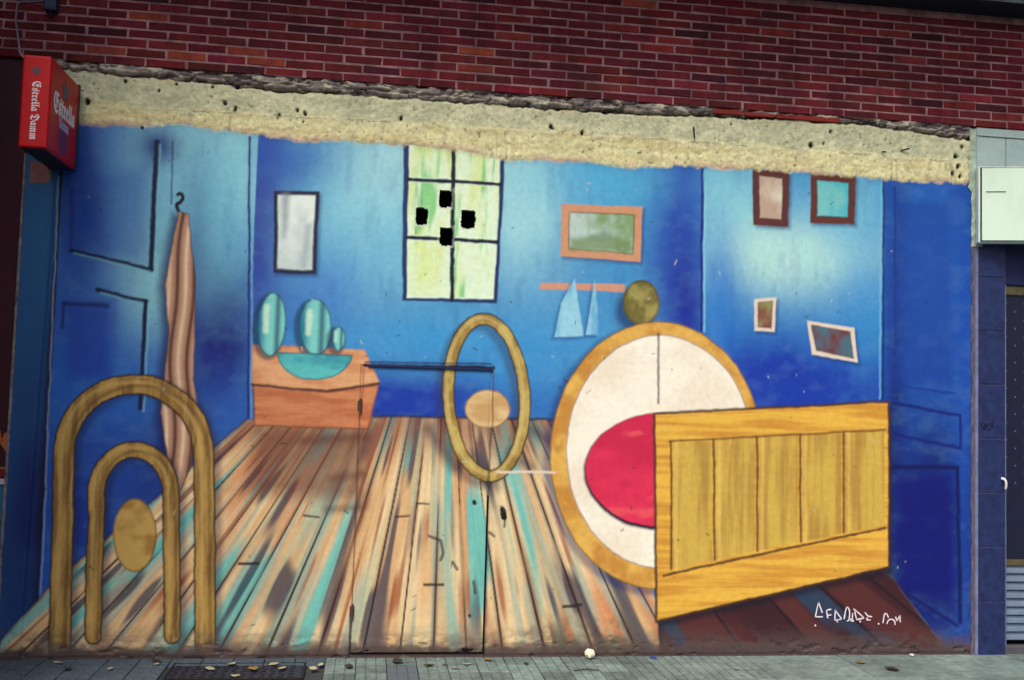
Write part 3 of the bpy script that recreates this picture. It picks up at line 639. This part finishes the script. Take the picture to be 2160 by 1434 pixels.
# ------------------------------------------------------------------ brick wall above the lintel
BP, BH, JT, BZ = 0.264, 0.0637, 0.0125, 3.946
bx_phase = on_wall(723.7, 172).x
def brick_mesh(v):
    r = random.Random(v); bm = bmesh.new(); w2, h2 = (BP-JT)/2, (BH-JT)/2
    c = []
    for (sx, sz) in ((-1,-1),(1,-1),(1,1),(-1,1)): c.append((sx*w2+r.uniform(-.0035,.0025), sz*h2+r.uniform(-.0028,.002)))
    b_ = [bm.verts.new((x, .03, z)) for x, z in c]; m_ = [bm.verts.new((x, .0+r.uniform(0,.002), z)) for x, z in c]
    f_ = [bm.verts.new((x*(1-.016), -.004+r.uniform(-.001,.001), z*(1-.10))) for x, z in c]
    for A, B in ((b_, m_), (m_, f_)):
        for i in range(4): bm.faces.new((A[i], A[(i+1)%4], B[(i+1)%4], B[i]))
    bm.faces.new(f_)
    return mesh_of(bm, 'brick')
BM = [brick_mesh(i) for i in range(24)]
for b_ in BM: b_.materials.append(m_brick)
brick_wall = box_obj('brick_wall', (-4.2, -.0095, 3.953), (6.6, .25, 7.5), m_mortar)
tag(brick_wall, 'dark red brick wall with pale joints running above the mural', 'wall', kind='thing')
ORANGE = [(1010,105,1),(345,40,.8),(430,120,.8),(260,112,.6),(600,135,.7),(760,55,.5),(1000,150,.6),(1345,5,.8),(560,120,.6),(1660,68,.35),(1110,75,.5),(1250,185,.4)]
def brick_colour(x, z):
    base = np.array([118,38,44])*random.gauss(1,.08)+np.array([random.gauss(0,5),random.gauss(0,3),random.gauss(0,4)]); q = random.random()
    if q < .14: base = base*random.uniform(.70,.86)+np.array([0,3,8])
    elif q < .19: base = base+np.array([20,12,4])
    for px, py, s in ORANGE:
        p = on_wall(px, py)
        if abs(p.x-x) < BP/2 and abs(p.z-z) < BH/2: base = base*(1-s)+np.array([184,84,58])*s
    return C(*np.clip(base, 8, 240))
cand = []; rest = []
nrow = 13
for r_ in range(nrow):
    z = BZ + BH*(r_+.5); off = (r_ % 2)*BP/2
    for k in range(-16, 26):
        x = bx_phase + off + BP*(k+.5)
        if x < -4.1 or x > 6.5: continue
        a, b = project((x-BP/2, 0, z)), project((x+BP/2, 0, z))
        vis = b[0] > 2 and a[0] < 2158 and max(a[1], b[1]) > 3
        (cand if vis else rest).append((x, z, (b[0]-a[0])))
cand.sort(key=lambda c: -c[2])
for x, z, _ in cand[:292]:
    o = bpy.data.objects.new('brick', random.choice(BM)); COL.objects.link(o); o.parent = brick_wall
    o.location = (x+random.uniform(-.004,.004), -.010+random.uniform(-.002,.002), z+random.uniform(-.002,.002)); o.rotation_euler = (random.uniform(-.02,.02), random.uniform(-.008,.008), random.uniform(-.01,.01))
    o.color = (*brick_colour(x, z), 1)
rest += cand[292:]
for r_ in range(nrow, 40):
    for k in range(-15, 25):
        rest.append((bx_phase+(r_ % 2)*BP/2+BP*(k+.5), BZ+BH*(r_+.5)+.10, 0))
bm = bmesh.new(); cl = bm.loops.layers.float_color.new('paint')
for x, z, _ in rest:
    c = (*brick_colour(x, z), 1); vs, fs = box(bm, (x-(BP-JT)/2, -.013, z-(BH-JT)/2), (x+(BP-JT)/2, .02, z+(BH-JT)/2))
    for f in fs:
        for l in f.loops: l[cl] = c
tag(link('brick_course', mesh_of(bm, 'brick_course'), brick_wall, m_brick_a), kind='stuff')
# odd thin bricks in the bed joint
for (a, b, z0, z1) in ((1504,1566,.0,.034),(1569,1634,.0,.026),(1638,1772,-.004,.030)):
    pa, pb = on_wall(a, 240), on_wall(b, 245); zz = 3.908
    o = box_obj('brick', (pa.x, -.016, zz+z0), (pb.x-.006, .03, zz+z1), m_brick, brick_wall, .003); o.color = (*C(168,62,54), 1)

# ------------------------------------------------------------------ ledge at the top
ledge = empty('balcony_slab', (1, 0, 4.82))
tag(ledge, 'dark balcony slab overhanging the top of the brick wall', 'balcony', kind='thing')
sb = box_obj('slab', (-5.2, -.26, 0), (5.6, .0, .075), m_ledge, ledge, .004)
fr = box_obj('slab_edge', (-5.2, -.278, .004), (5.6, -.262, .085), m_ledgefr, ledge, .003)

up_ = empty('added_shade_balcony', (1, 0, 5.12))  # added out of view: slab and upstand that darken the top of the bricks
tag(up_, 'unseen balcony added to shade the brick band', 'balcony', kind='thing')
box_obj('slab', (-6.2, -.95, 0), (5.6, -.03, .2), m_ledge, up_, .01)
box_obj('shade_parapet', (-6.2, -.95, .201), (5.6, -.85, 1.2), m_ledgefr, up_, .01)
bay = empty('added_shade_bay', (-3.4, 0, 0)); tag(bay, 'unseen maroon block added at far left to shade the wall', 'shade block', kind='thing')  # added out of view: block that shades the left end of the wall
box_obj('wall', (-2.4, -2.6, -.01), (.60, -.0, 6.5), mat('shade_bay_render', C(74,40,48), .8, .2, noise=.5, nscale=3, rgb2=C(50,28,38), bump=.3), bay, .01)
# ------------------------------------------------------------------ left: dark maroon neighbour
XL = -2.322
left = box_obj('maroon_wall', (-5.2, .02, -.01), (XL-.012, .3, 3.945), m_maroon)
tag(left, 'dark maroon painted neighbour wall left of the mural', 'wall', kind='thing')
bm = bmesh.new(); n = 46; pl = []
for k in range(n+1):
    z = 3.30*k/n; pl.append((z, random.uniform(-.003,.004)))
A = [bm.verts.new((XL-.012, -.034, z)) for z, r in pl]; B = [bm.verts.new((XL+.004+r, -.036, z)) for z, r in pl]; Cc = [bm.verts.new((XL-.012, .03, z)) for z, r in pl]; D_ = [bm.verts.new((XL+.004+r*.5, .0, z)) for z, r in pl]
for i in range(n):
    bm.faces.new((A[i], B[i], B[i+1], A[i+1])); bm.faces.new((Cc[i], A[i], A[i+1], Cc[i+1])); bm.faces.new((B[i], D_[i], D_[i+1], B[i+1]))
link('chipped_edge', mesh_of(bm, 'chipped_edge'), wall, mat('chipped_plaster', C(150,140,140), .9, .1, noise=.8, nscale=16, rgb2=C(60,50,60), bump=.5))
def flat_patch(name, pxs, y, mt, parent):
    bm = bmesh.new(); vs = [bm.verts.new(on_wall(a, b, y)) for a, b in pxs]; bm.faces.new(vs)
    g = bmesh.ops.extrude_face_region(bm, geom=bm.faces[:]); 
    for v in g['geom']:
        if isinstance(v, bmesh.types.BMVert): v.co.y += .003
    return link(name, mesh_of(bm, name), parent, mt)
y_ = .0165
flat_patch('painted_band', [(-60,988),(29,990),(28,1006),(-60,1004)], y_, mat('band_red', C(122,26,32), .6), left)
flat_patch('painted_band', [(-60,984),(30,985),(29,989),(-60,987)], y_, mat('band_gold', C(170,120,60), .6), left)
flat_patch('painted_band', [(-60,1008),(28,1010),(24,1022),(-60,1018)], y_, mat('band_white', C(206,204,214), .6), left)
flat_patch('painted_field', [(-60,1022),(24,1025),(18,1190),(-60,1182)], y_, mat('band_blue', C(56,124,160), .6, noise=.6, nscale=6, rgb2=C(38,90,112)), left)
flat_patch('painted_leaf', [(-30,1098),(4,1096),(22,1101),(5,1106),(-30,1108)], y_-.004, mat('band_green', C(34,110,78), .6), left)
flat_patch('painted_leaf', [(-30,1150),(0,1160),(14,1184),(0,1188),(-30,1180)], y_-.004, mat('band_green2', C(30,100,66), .6), left)
flat_patch('painted_flame', [(2,936),(8,915),(18,908),(21,930),(12,952)], y_, mat('band_orange', C(200,108,56), .6), left)
flat_patch('painted_flame', [(-14,946),(0,906),(3,925),(-4,955)], y_, mat('band_orange2', C(196,112,60), .6), left)
flat_patch('painted_skirt', [(-60,1272),(14,1278),(10,1330),(-60,1326)], y_, mat('band_skirt', C(92,66,76), .8, noise=.5, nscale=8, rgb2=C(60,44,56)), left)
flat_patch('bare_patch', [(64,338),(112,352),(104,384),(62,388)], -.0335, mat('bare_plaster', C(140,104,98), .85, .1, noise=.6, nscale=14, rgb2=C(108,72,72)), wall)

# ------------------------------------------------------------------ red lightbox sign
SX1 = on_wall(168, 182, -.05).x; SXW = 0.165; SX0 = SX1 - SXW
sz1 = on_wall(168, 182, -.05).z; sz0 = on_wall(165, 360, -.05).z
best = min((abs(project((SX1, -q/100, (sz0+sz1)/2))[0]-103), q/100) for q in range(20, 110)); SD = best[1]
sign = empty('beer_sign', (SX1-SXW/2, 0, sz0)); H_ = sz1-sz0
tag(sign, 'red projecting box sign with white Estrella Damm lettering', 'sign')
bm = bmesh.new(); box(bm, (-SXW/2, -SD, 0), (SXW/2, -.05, H_)); bevel(bm, .014, 3)
link('body', mesh_of(bm, 'body', False), sign, m_red)
box_obj('face_panel', (SXW/2+.0005, -SD+.018, .018), (SXW/2+.004, -.075, H_-.018), m_red, sign, .0015)
box_obj('back_frame', (-SXW/2-.004, -.072, -.003), (SXW/2+.008, -.046, H_+.004), m_frame, sign, .003)
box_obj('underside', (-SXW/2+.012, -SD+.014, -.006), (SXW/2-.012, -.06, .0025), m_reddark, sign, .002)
bm = bmesh.new()
box(bm, (-.03, -.05, H_*.25), (.03, .0, H_*.25+.05)); box(bm, (-.03, -.05, H_*.7), (.03, .0, H_*.7+.05)); box(bm, (-.05, -.006, H_*.2), (.05, .012, H_*.8))
link('bracket', mesh_of(bm, 'bracket'), sign, m_iron)
def blackletter(s):
    o = ''
    for ch in s:
        if 'A' <= ch <= 'Z': o += chr(0x1D56C+ord(ch)-65)
        elif 'a' <= ch <= 'z': o += chr(0x1D586+ord(ch)-97)
        else: o += ch
    return o
def text_mesh(name, s, size, depth=.0012):
    cu = bpy.data.curves.new(name, 'FONT'); cu.body = s; cu.size = size; cu.extrude = depth; cu.align_x = 'CENTER'; cu.align_y = 'CENTER'; cu.resolution_u = 3
    o = bpy.data.objects.new(name, cu); COL.objects.link(o); bpy.context.view_layer.update()
    me = bpy.data.meshes.new_from_object(o.evaluated_get(bpy.context.evaluated_depsgraph_get())); bpy.data.objects.remove(o); bpy.data.curves.remove(cu)
    me.materials.clear(); me.name = name
    return me
def fit(me, wd, ht=None):
    xs = [v.co.x for v in me.vertices]; ys = [v.co.y for v in me.vertices]
    s = wd/(max(xs)-min(xs)); s2 = ht/(max(ys)-min(ys)) if ht else s
    me.transform(Matrix.Diagonal((s, s2, 1, 1)) @ Matrix.Translation((-(max(xs)+min(xs))/2, -(max(ys)+min(ys))/2, 0)))
def star_mesh(r):
    bm = bmesh.new(); vs = [bm.verts.new((math.sin(k*math.pi/5)*(r if k % 2 == 0 else r*.45), math.cos(k*math.pi/5)*(r if k % 2 == 0 else r*.45), .0008)) for k in range(10)]
    bm.faces.new(vs); g = bmesh.ops.extrude_face_region(bm, geom=bm.faces[:])
    for v in g['geom']:
        if isinstance(v, bmesh.types.BMVert): v.co.z -= .0016
    return mesh_of(bm, 'star')
# front face (looks along -Y): text runs downwards
FR = Matrix(((1,0,0,0),(0,0,-1,0),(0,1,0,0),(0,0,0,1)))            # text x->X, y->Z, z->-Y
me = text_mesh('lettering', blackletter('Estrella Damm'), .1); fit(me, H_*.63, .052); me.transform(Matrix.Rotation(-math.pi/2, 4, 'Z'))
o = link('lettering', me, sign, m_white); o.matrix_local = Matrix.Translation((.006, -SD-.0008, H_*.40)) @ FR
me = star_mesh(.034); o = link('star', me, sign, m_star); o.matrix_local = Matrix.Translation((.0, -SD-.001, H_*.83)) @ FR
# side face (looks along +X)
SR = Matrix(((0,0,1,0),(1,0,0,0),(0,1,0,0),(0,0,0,1)))             # text x->Y, y->Z, z->X
ymid = -(SD+.06)/2
me = text_mesh('lettering', blackletter('Estrella'), .1); fit(me, (SD-.1)*.80, .135)
o = link('lettering', me, sign, m_white); o.matrix_local = Matrix.Translation((SXW/2+.0055, ymid, H_*.56)) @ SR
me = text_mesh('lettering', blackletter('Damm'), .1); fit(me, (SD-.1)*.36, .075)
o = link('lettering', me, sign, m_lilac); o.matrix_local = Matrix.Translation((SXW/2+.0055, ymid, H_*.385)) @ SR
me = star_mesh(.078); o = link('star', me, sign, m_star); o.matrix_local = Matrix.Translation((SXW/2+.0055, ymid, H_*.76)) @ SR
bm = bmesh.new(); bmesh.ops.create_cone(bm, cap_ends=True, segments=28, radius1=.095, radius2=.095, depth=.001); o = link('plum_disc', mesh_of(bm, 'plum_disc'), sign, m_purple); o.matrix_local = Matrix.Translation((SXW/2+.0048, ymid, H_*.22)) @ SR  # plum disc, darker than the red, low on the side face
# feed cable and junction box
cb = [on_wall(120, 2, -.02), on_wall(95, 3, -.022), on_wall(70, 4, -.022), on_wall(46, 5, -.022), on_wall(37, 9, -.022), on_wall(35, 22, -.022), on_wall(33, 45, -.03), on_wall(36, 66, -.08), on_wall(40, 95, -.2), on_wall(46, 118, -.40), Vector((SX0+.02, -.42, sz1-.004))]
tag(link('cable', tube_mesh('cable', smooth_path(cb, 6), .0062, 7), None, m_cable), 'thin grey cable dropping from the bricks to the red sign', 'cable')
jb0 = on_wall(97, -6, -.05); jb1 = on_wall(121, 27, -.05)
jbx = box_obj('junction_box', (jb0.x, -.09, jb1.z), (jb1.x, -.012, jb0.z), mat('navy_box', C(30,38,66), .5, .4), None, .006, 2)
tag(jbx, 'small dark junction box on the bricks above the red sign', 'box')
bm = bmesh.new(); bmesh.ops.create_cone(bm, cap_ends=True, segments=10, radius1=.012, radius2=.012, depth=.03, matrix=Matrix.Translation(((jb0.x+jb1.x)/2, -.05, jb1.z-.012))); link('gland', mesh_of(bm, 'gland'), jbx, m_iron)
box_obj('lid', (jb0.x+.008, -.094, jb1.z+.01), (jb1.x-.008, -.089, jb0.z-.01), mat('navy_lid', C(36,44,74), .5, .4), jbx, .002)

# ------------------------------------------------------------------ right: tiled pillar
TX0, TX1 = on_wall(2062, 1000).x, on_wall(2119, 1000).x
pillar = box_obj('tiled_pillar', (4.468, -.004, -.01), (TX1+.004, .4, 3.1), m_grout)
tag(pillar, 'narrow pillar clad in navy stone tiles right of the mural', 'pillar', kind='thing')
jz = [on_wall(2090, p).z for p in (1440, 1268, 1153, 1039, 925, 811, 699, 586)] + [3.09]
jz[0] = -.008
for i in range(len(jz)-1):
    o = box_obj('tile', (TX0, -.014, jz[i]+.0045), (TX1-.003, -.0035, jz[i+1]-.0045), m_tile, pillar, .0025)
box_obj('metal_trim', (4.474, -.020, -.01), (TX0-.005, -.003, 3.03), m_trim, pillar, .003)
bm = bmesh.new(); n = 60; a = []; b = []; c = []
for k in range(n+1):
    z = 3.47*k/n; r = random.uniform(-.006,.006); a.append(bm.verts.new((4.449+r, -.004, z))); b.append(bm.verts.new((4.462+r*.6, -.012, z))); c.append(bm.verts.new((4.470, .01, z)))
for i in range(n): bm.faces.new((a[i], b[i], b[i+1], a[i+1])); bm.faces.new((b[i], c[i], c[i+1], b[i+1]))
link('ragged_edge', mesh_of(bm, 'ragged_edge'), wall, m_rust)
ribbon('ink_scrawl', [[(10,5),(14,60)],[(0,18),(10,5)],[(30,10),(50,25),(25,45),(45,62),(22,58),(50,32),(30,10)],[(70,8),(55,40),(70,64),(90,36),(70,8)],[(105,0),(98,28)],[(95,30),(110,46)]], .006, -.0165, m_tagink, pillar, 2068, 890, 3.9)['label'] = 'black ink scrawl'
# pale rough strip beside the lintel
bm = bmesh.new(); n = 26
a = []; b = []; c = []
for k in range(n+1):
    z = 3.03+(3.93-3.03)*k/n; r = random.uniform(-.010,.012); a.append(bm.verts.new((4.424+r if z > 3.46 else 4.446+r*.4, -.010+random.uniform(-.004,.004), z))); b.append(bm.verts.new((4.47, -.022+random.uniform(-.004,.004), z))); c.append(bm.verts.new((4.53, -.018, z)))
for i in range(n): bm.faces.new((a[i], b[i], b[i+1], a[i+1])); bm.faces.new((b[i], c[i], c[i+1], b[i+1]))
g = link('render_strip', mesh_of(bm, 'render_strip'), None, m_render); tag(g, 'pale rough render strip between lintel end and white sign', 'render strip', kind='thing')

# stone fascia above the white sign
fas = empty('stone_fascia', (4.5, 0, 3.0)); tag(fas, 'grey stone cladding above the white box sign', 'cladding', kind='thing')
fx0 = on_wall(2056, 300).x; fz1 = on_wall(2060, 272).z; fzm = on_wall(2060, 290).z; fz0 = 3.3; fxm = on_wall(2117, 300).x
box_obj('backing', (fx0-4.5, -.004, fz0-3.0), (6.6-4.5, .2, fz1-3.0), m_joint, fas)
for (x0, x1, z0, z1) in ((fx0, 5.3, fzm+.004, fz1), (5.306, 6.6, fzm+.004, fz1), (fx0, fxm-.003, fz0, fzm-.004), (fxm+.003, fxm+.45, fz0, fzm-.004), (fxm+.456, 6.6, fz0, fzm-.004)):
    box_obj('stone_panel', (x0-4.5, -.03, z0-3.0), (x1-4.5, -.004, z1-3.0), m_stone, fas, .003)

# white lightbox sign, turned a little towards the street
lb0 = on_wall(2064, 512, -.10); lb1 = on_wall(2064, 352, -.10)
lbx = empty('white_box_sign', (lb0.x, -.10, lb0.z)); lbx.rotation_euler.z = -math.radians(17)
tag(lbx, 'blank white box sign with black gasket at the right edge', 'sign')
LH = lb1.z-lb0.z; LW = 1.5
box_obj('casing', (0, 0, 0), (LW, .07, LH), m_boxrim, lbx, .006)
box_obj('gasket', (.012, -.004, .008), (LW-.012, .002, LH-.006), m_gasket, lbx)
box_obj('panel', (.022, -.010, .014), (LW-.022, -.0035, LH-.012), m_lightbox, lbx, .003)
box_obj('scratch', (.05, -.0112, LH*.655), (.19, -.0098, LH*.668), m_gasket, lbx)
bm = bmesh.new(); box(bm, (.1, .071, .2), (.2, .10, .26)); box(bm, (1.2, .071, .2), (1.3, .5, .26)); link('bracket', mesh_of(bm, 'bracket'), lbx, m_iron)

# shop front beyond the pillar
shop = empty('shop_front', (5.0, .1, 0)); tag(shop, 'closed shop front with a dark perforated metal shutter', 'shop front', kind='thing')
DX = TX1+.006-5.0
dz1 = on_wall(2140, 600).z; dzb = on_wall(2140, 1192, .06).z
box_obj('fascia', (DX, -.06, dz1), (1.6, .1, 3.32), mat('navy_fascia', C(34,40,86), .6, .3, noise=.7, nscale=8, rgb2=C(20,24,60)), shop, .004)
box_obj('jamb', (DX, -.07, .02), (DX+.03, .1, dz1-.002), m_trim, shop, .003)
box_obj('brass_strip', (DX+.031, -.045, dz1-.075), (1.6, -.005, dz1-.004), m_brass, shop, .004)
sh = box_obj('perforated_shutter', (DX+.032, -.03, dzb+.05), (1.6, .02, dz1-.076), m_shutter, shop)
bm = bmesh.new(); bmesh.ops.create_uvsphere(bm, u_segments=6, v_segments=4, radius=.008); rv = mesh_of(bm, 'rivet', True); rv.materials.append(mat('rivet_metal', C(78,82,124), .4, .4))
for cidx in range(4):
    z = dzb+.55+(cidx % 2)*.065
    while z < dz1-.1:
        o = bpy.data.objects.new('rivet', rv); COL.objects.link(o); o.parent = sh; o.location = (DX+.055+cidx*.075, -.031, z); o.scale = (1, .5, 1); z += .13
box_obj('brass_strip', (DX+.031, -.05, dzb), (1.6, -.0, dzb+.045), m_brass, shop, .004)
nsl = 9; zb = .085; hh = (dzb-.004-zb)/nsl
for k in range(nsl):
    bm = bmesh.new(); z0 = zb+k*hh
    vs = [(-.036, z0+.004), (-.052, z0+.012), (-.052, z0+hh*.66), (-.030, z0+hh*.76), (-.030, z0+hh-.002), (.01, z0+hh-.002), (.01, z0+.004)]
    A = [bm.verts.new((DX+.032, y, z)) for y, z in vs]; B = [bm.verts.new((1.6, y, z)) for y, z in vs]
    bm.faces.new(A); bm.faces.new(B[::-1])
    for i in range(len(vs)): bm.faces.new((A[i], B[i], B[(i+1)%len(vs)], A[(i+1)%len(vs)]))
    link('slat', mesh_of(bm, 'slat'), shop, m_slat)
box_obj('back', (DX+.03, .021, .0), (1.6, .1, dz1), m_black, shop)
box_obj('threshold', (DX+.005, -.085, -.01), (1.6, -.0, .055), mat('threshold', C(86,82,88), .8, .2, noise=.5, nscale=10, rgb2=C(60,58,66)), shop, .006)
hk = [on_wall(2112, 1009, -.022), on_wall(2118, 1010, -.034), on_wall(2122, 1017, -.038), on_wall(2122, 1026, -.03), on_wall(2121, 1031, -.02)]
tag(link('hook', tube_mesh('hook', smooth_path(hk, 5), .009, 8), None, m_white), 'small white hook on the right edge of the navy pillar', 'hook')

# ------------------------------------------------------------------ drain cover and litter
cov = empty('inspection_cover', ((MX0+MX1)/2, (mc0.y+MY1)/2, 0)); tag(cov, 'dark iron inspection cover set in the pavement with leaves on it', 'cover')
hw, hd = (MX1-MX0)/2, (mc0.y-MY1)/2
box_obj('plate', (-hw, -hd, -.014), (hw, hd, -.001), mat('cast_iron', C(44,46,66), .55, .4, noise=.6, nscale=20, rgb2=C(26,26,40), bump=.6, bscale=60), cov, .002)
bm = bmesh.new(); t_ = .016
for q in (((-hw-t_,-hd-t_),(hw+t_,-hd-.002)),((-hw-t_,hd+.002),(hw+t_,hd+t_)),((-hw-t_,-hd-.002),(-hw-.002,hd+.002)),((hw+.002,-hd-.002),(hw+t_,hd+.002))): box(bm, (*q[0], -.014), (*q[1], .001))
link('frame', mesh_of(bm, 'frame'), cov, m_iron)
bm = bmesh.new()
for i in range(int(hw*2/.06)):
    for j in range(int(hd*2/.06)):
        x, y = -hw+.03+i*.06, -hd+.03+j*.06; box(bm, (x-.02, y-.006, -.002), (x+.02, y+.006, .0022), Matrix.Translation((x,y,0)) @ Matrix.Rotation(math.radians(45 if (i+j)%2 else -45),4,'Z') @ Matrix.Translation((-x,-y,0)))
tag(link('raised_tread', mesh_of(bm, 'raised_tread'), cov, m_iron), kind='stuff')

def leaf(p, size, mt, label, rot=None):
    bm = bmesh.new(); n = 6; L = []; R = []; Mi = []; cu = random.uniform(.1,.35)
    for k in range(n+1):
        t = k/n; wd = math.sin(math.pi*min(1, t*1.02+.02))**.8*.36*(1-.25*t); h = .04+cu*(t-.5)**2*1.6
        Mi.append(bm.verts.new((t-.5, 0, h))); L.append(bm.verts.new((t-.5, wd, h+.12*wd*2+random.uniform(0,.05)))); R.append(bm.verts.new((t-.5, -wd, h+.14*wd*2+random.uniform(0,.05))))
    for k in range(n):
        bm.faces.new((Mi[k], Mi[k+1], L[k+1], L[k])); bm.faces.new((R[k], R[k+1], Mi[k+1], Mi[k]))
    bmesh.ops.scale(bm, vec=(size, size, size), verts=bm.verts[:])
    bmesh.ops.solidify(bm, geom=bm.faces[:], thickness=.0012)
    o = link('fallen_leaf', mesh_of(bm, 'fallen_leaf', True), None, mt); o.location = (p.x, p.y, .003); o.rotation_euler = (random.uniform(-.1,.1), random.uniform(-.1,.1), random.uniform(0,6.28) if rot is None else rot)
    tag(o, label, 'leaf', 'fallen leaves on the pavement'); return o
lc = 'pale leaf lying on the dark iron cover'; lp = 'pale leaf on the pebbled tiles left of the iron cover'; lr = 'dry leaf on the ribbed tiles below the door'
for px, py, s, m_, lab in ((443,1412,.075,0,'pale leaf at the left side of the iron cover'),(489,1403,.085,0,'pale leaf on the back edge of the iron cover'),(496,1427,.06,0,'pale leaf on the front edge of the iron cover'),(578,1402,.07,0,'pale leaf at the back right of the iron cover'),(596,1411,.075,0,'pale leaf at the right side of the iron cover'),(535,1413,.11,1,'curled ochre leaf in the middle of the iron cover'),(660,1413,.085,0,'pale green leaf between the iron cover and the ribbed tiles'),(676,1404,.06,0,'pale leaf at the left end of the ribbed tiles'),
    (233,1412,.06,0,'pale leaf midway between the iron cover and the left picture edge'),(122,1399,.06,0,'pale leaf at the foot of the outer arch, far left'),(330,1402,.05,0,'tiny pale leaf just left of the iron cover'),(143,1413,.07,2,'dark leaf on the pebbled tiles at far left'),(330,1396,.08,2,'dark leaf against the foot of the striped wall'),(735,1408,.09,2,'brown leaf on the ribbed tiles left of the blue slab'),
    (838,1397,.11,2,'large brown leaf lying below the door'),(905,1405,.07,2,'brown leaf right of the blue slab'),(960,1410,.06,0,'small pale leaf below the right half of the door'),(938,1402,.05,1,'small ochre leaf below the door, second from the blue slab'),(985,1402,.06,0,'small pale leaf left of the door corner'),(1030,1393,.075,1,'ochre leaf by the door corner'),(1110,1400,.05,2,'small brown leaf below the white paint streak right of the door'),
    (1815,1399,.075,1,'ochre leaf beside the joint of the plain slabs'),(1880,1413,.10,2,'dark curled leaf on the plain slabs'),(1555,1412,.05,0,'pale scrap of leaf where ribbed tiles meet plain slabs')):
    p = on_ground(px, py)
    if p.y > -.03: p.y = -.035
    leaf(p, s, m_leaves[m_], lab)
bm = bmesh.new(); bmesh.ops.create_icosphere(bm, subdivisions=2, radius=.04)
for v in bm.verts: v.co *= random.uniform(.72,1.12); v.co.z *= .95
p = on_ground(1241, 1385); o = link('crumpled_paper', mesh_of(bm, 'crumpled_paper'), None, m_paper); o.location = (p.x, -.06, .034); tag(o, 'crumpled white paper ball against the foot of the mural', 'paper ball')
p = on_ground(1378, 1388); o = box_obj('bottle_cap', (-.02,-.02,0), (.02,.02,.012), m_blue, None, .006, 2); o.location = (p.x, min(p.y,-.035), .001); tag(o, 'small blue plastic cap on the ribbed tiles', 'cap')
p = on_ground(1922, 1383); bm = bmesh.new(); bmesh.ops.create_icosphere(bm, subdivisions=1, radius=.02)
for v in bm.verts: v.co *= random.uniform(.7,1.2); v.co.z *= .5
o = link('paper_scrap', mesh_of(bm, 'paper_scrap'), None, m_paper); o.location = (p.x, -.045, .012); tag(o, 'white paper scrap at the foot of the wall near the navy pillar', 'paper')
a, b = on_ground(1210, 1415), on_ground(1262, 1414); tw = tube_mesh('twig', smooth_path([a+Vector((0,0,.006)), (a+b)/2+Vector((0,.015,.008)), b+Vector((0,0,.006))], 4), .004, 6); tag(link('twig', tw, None, m_leaves[2]), 'thin dark twig lying on the ribbed tiles', 'twig')
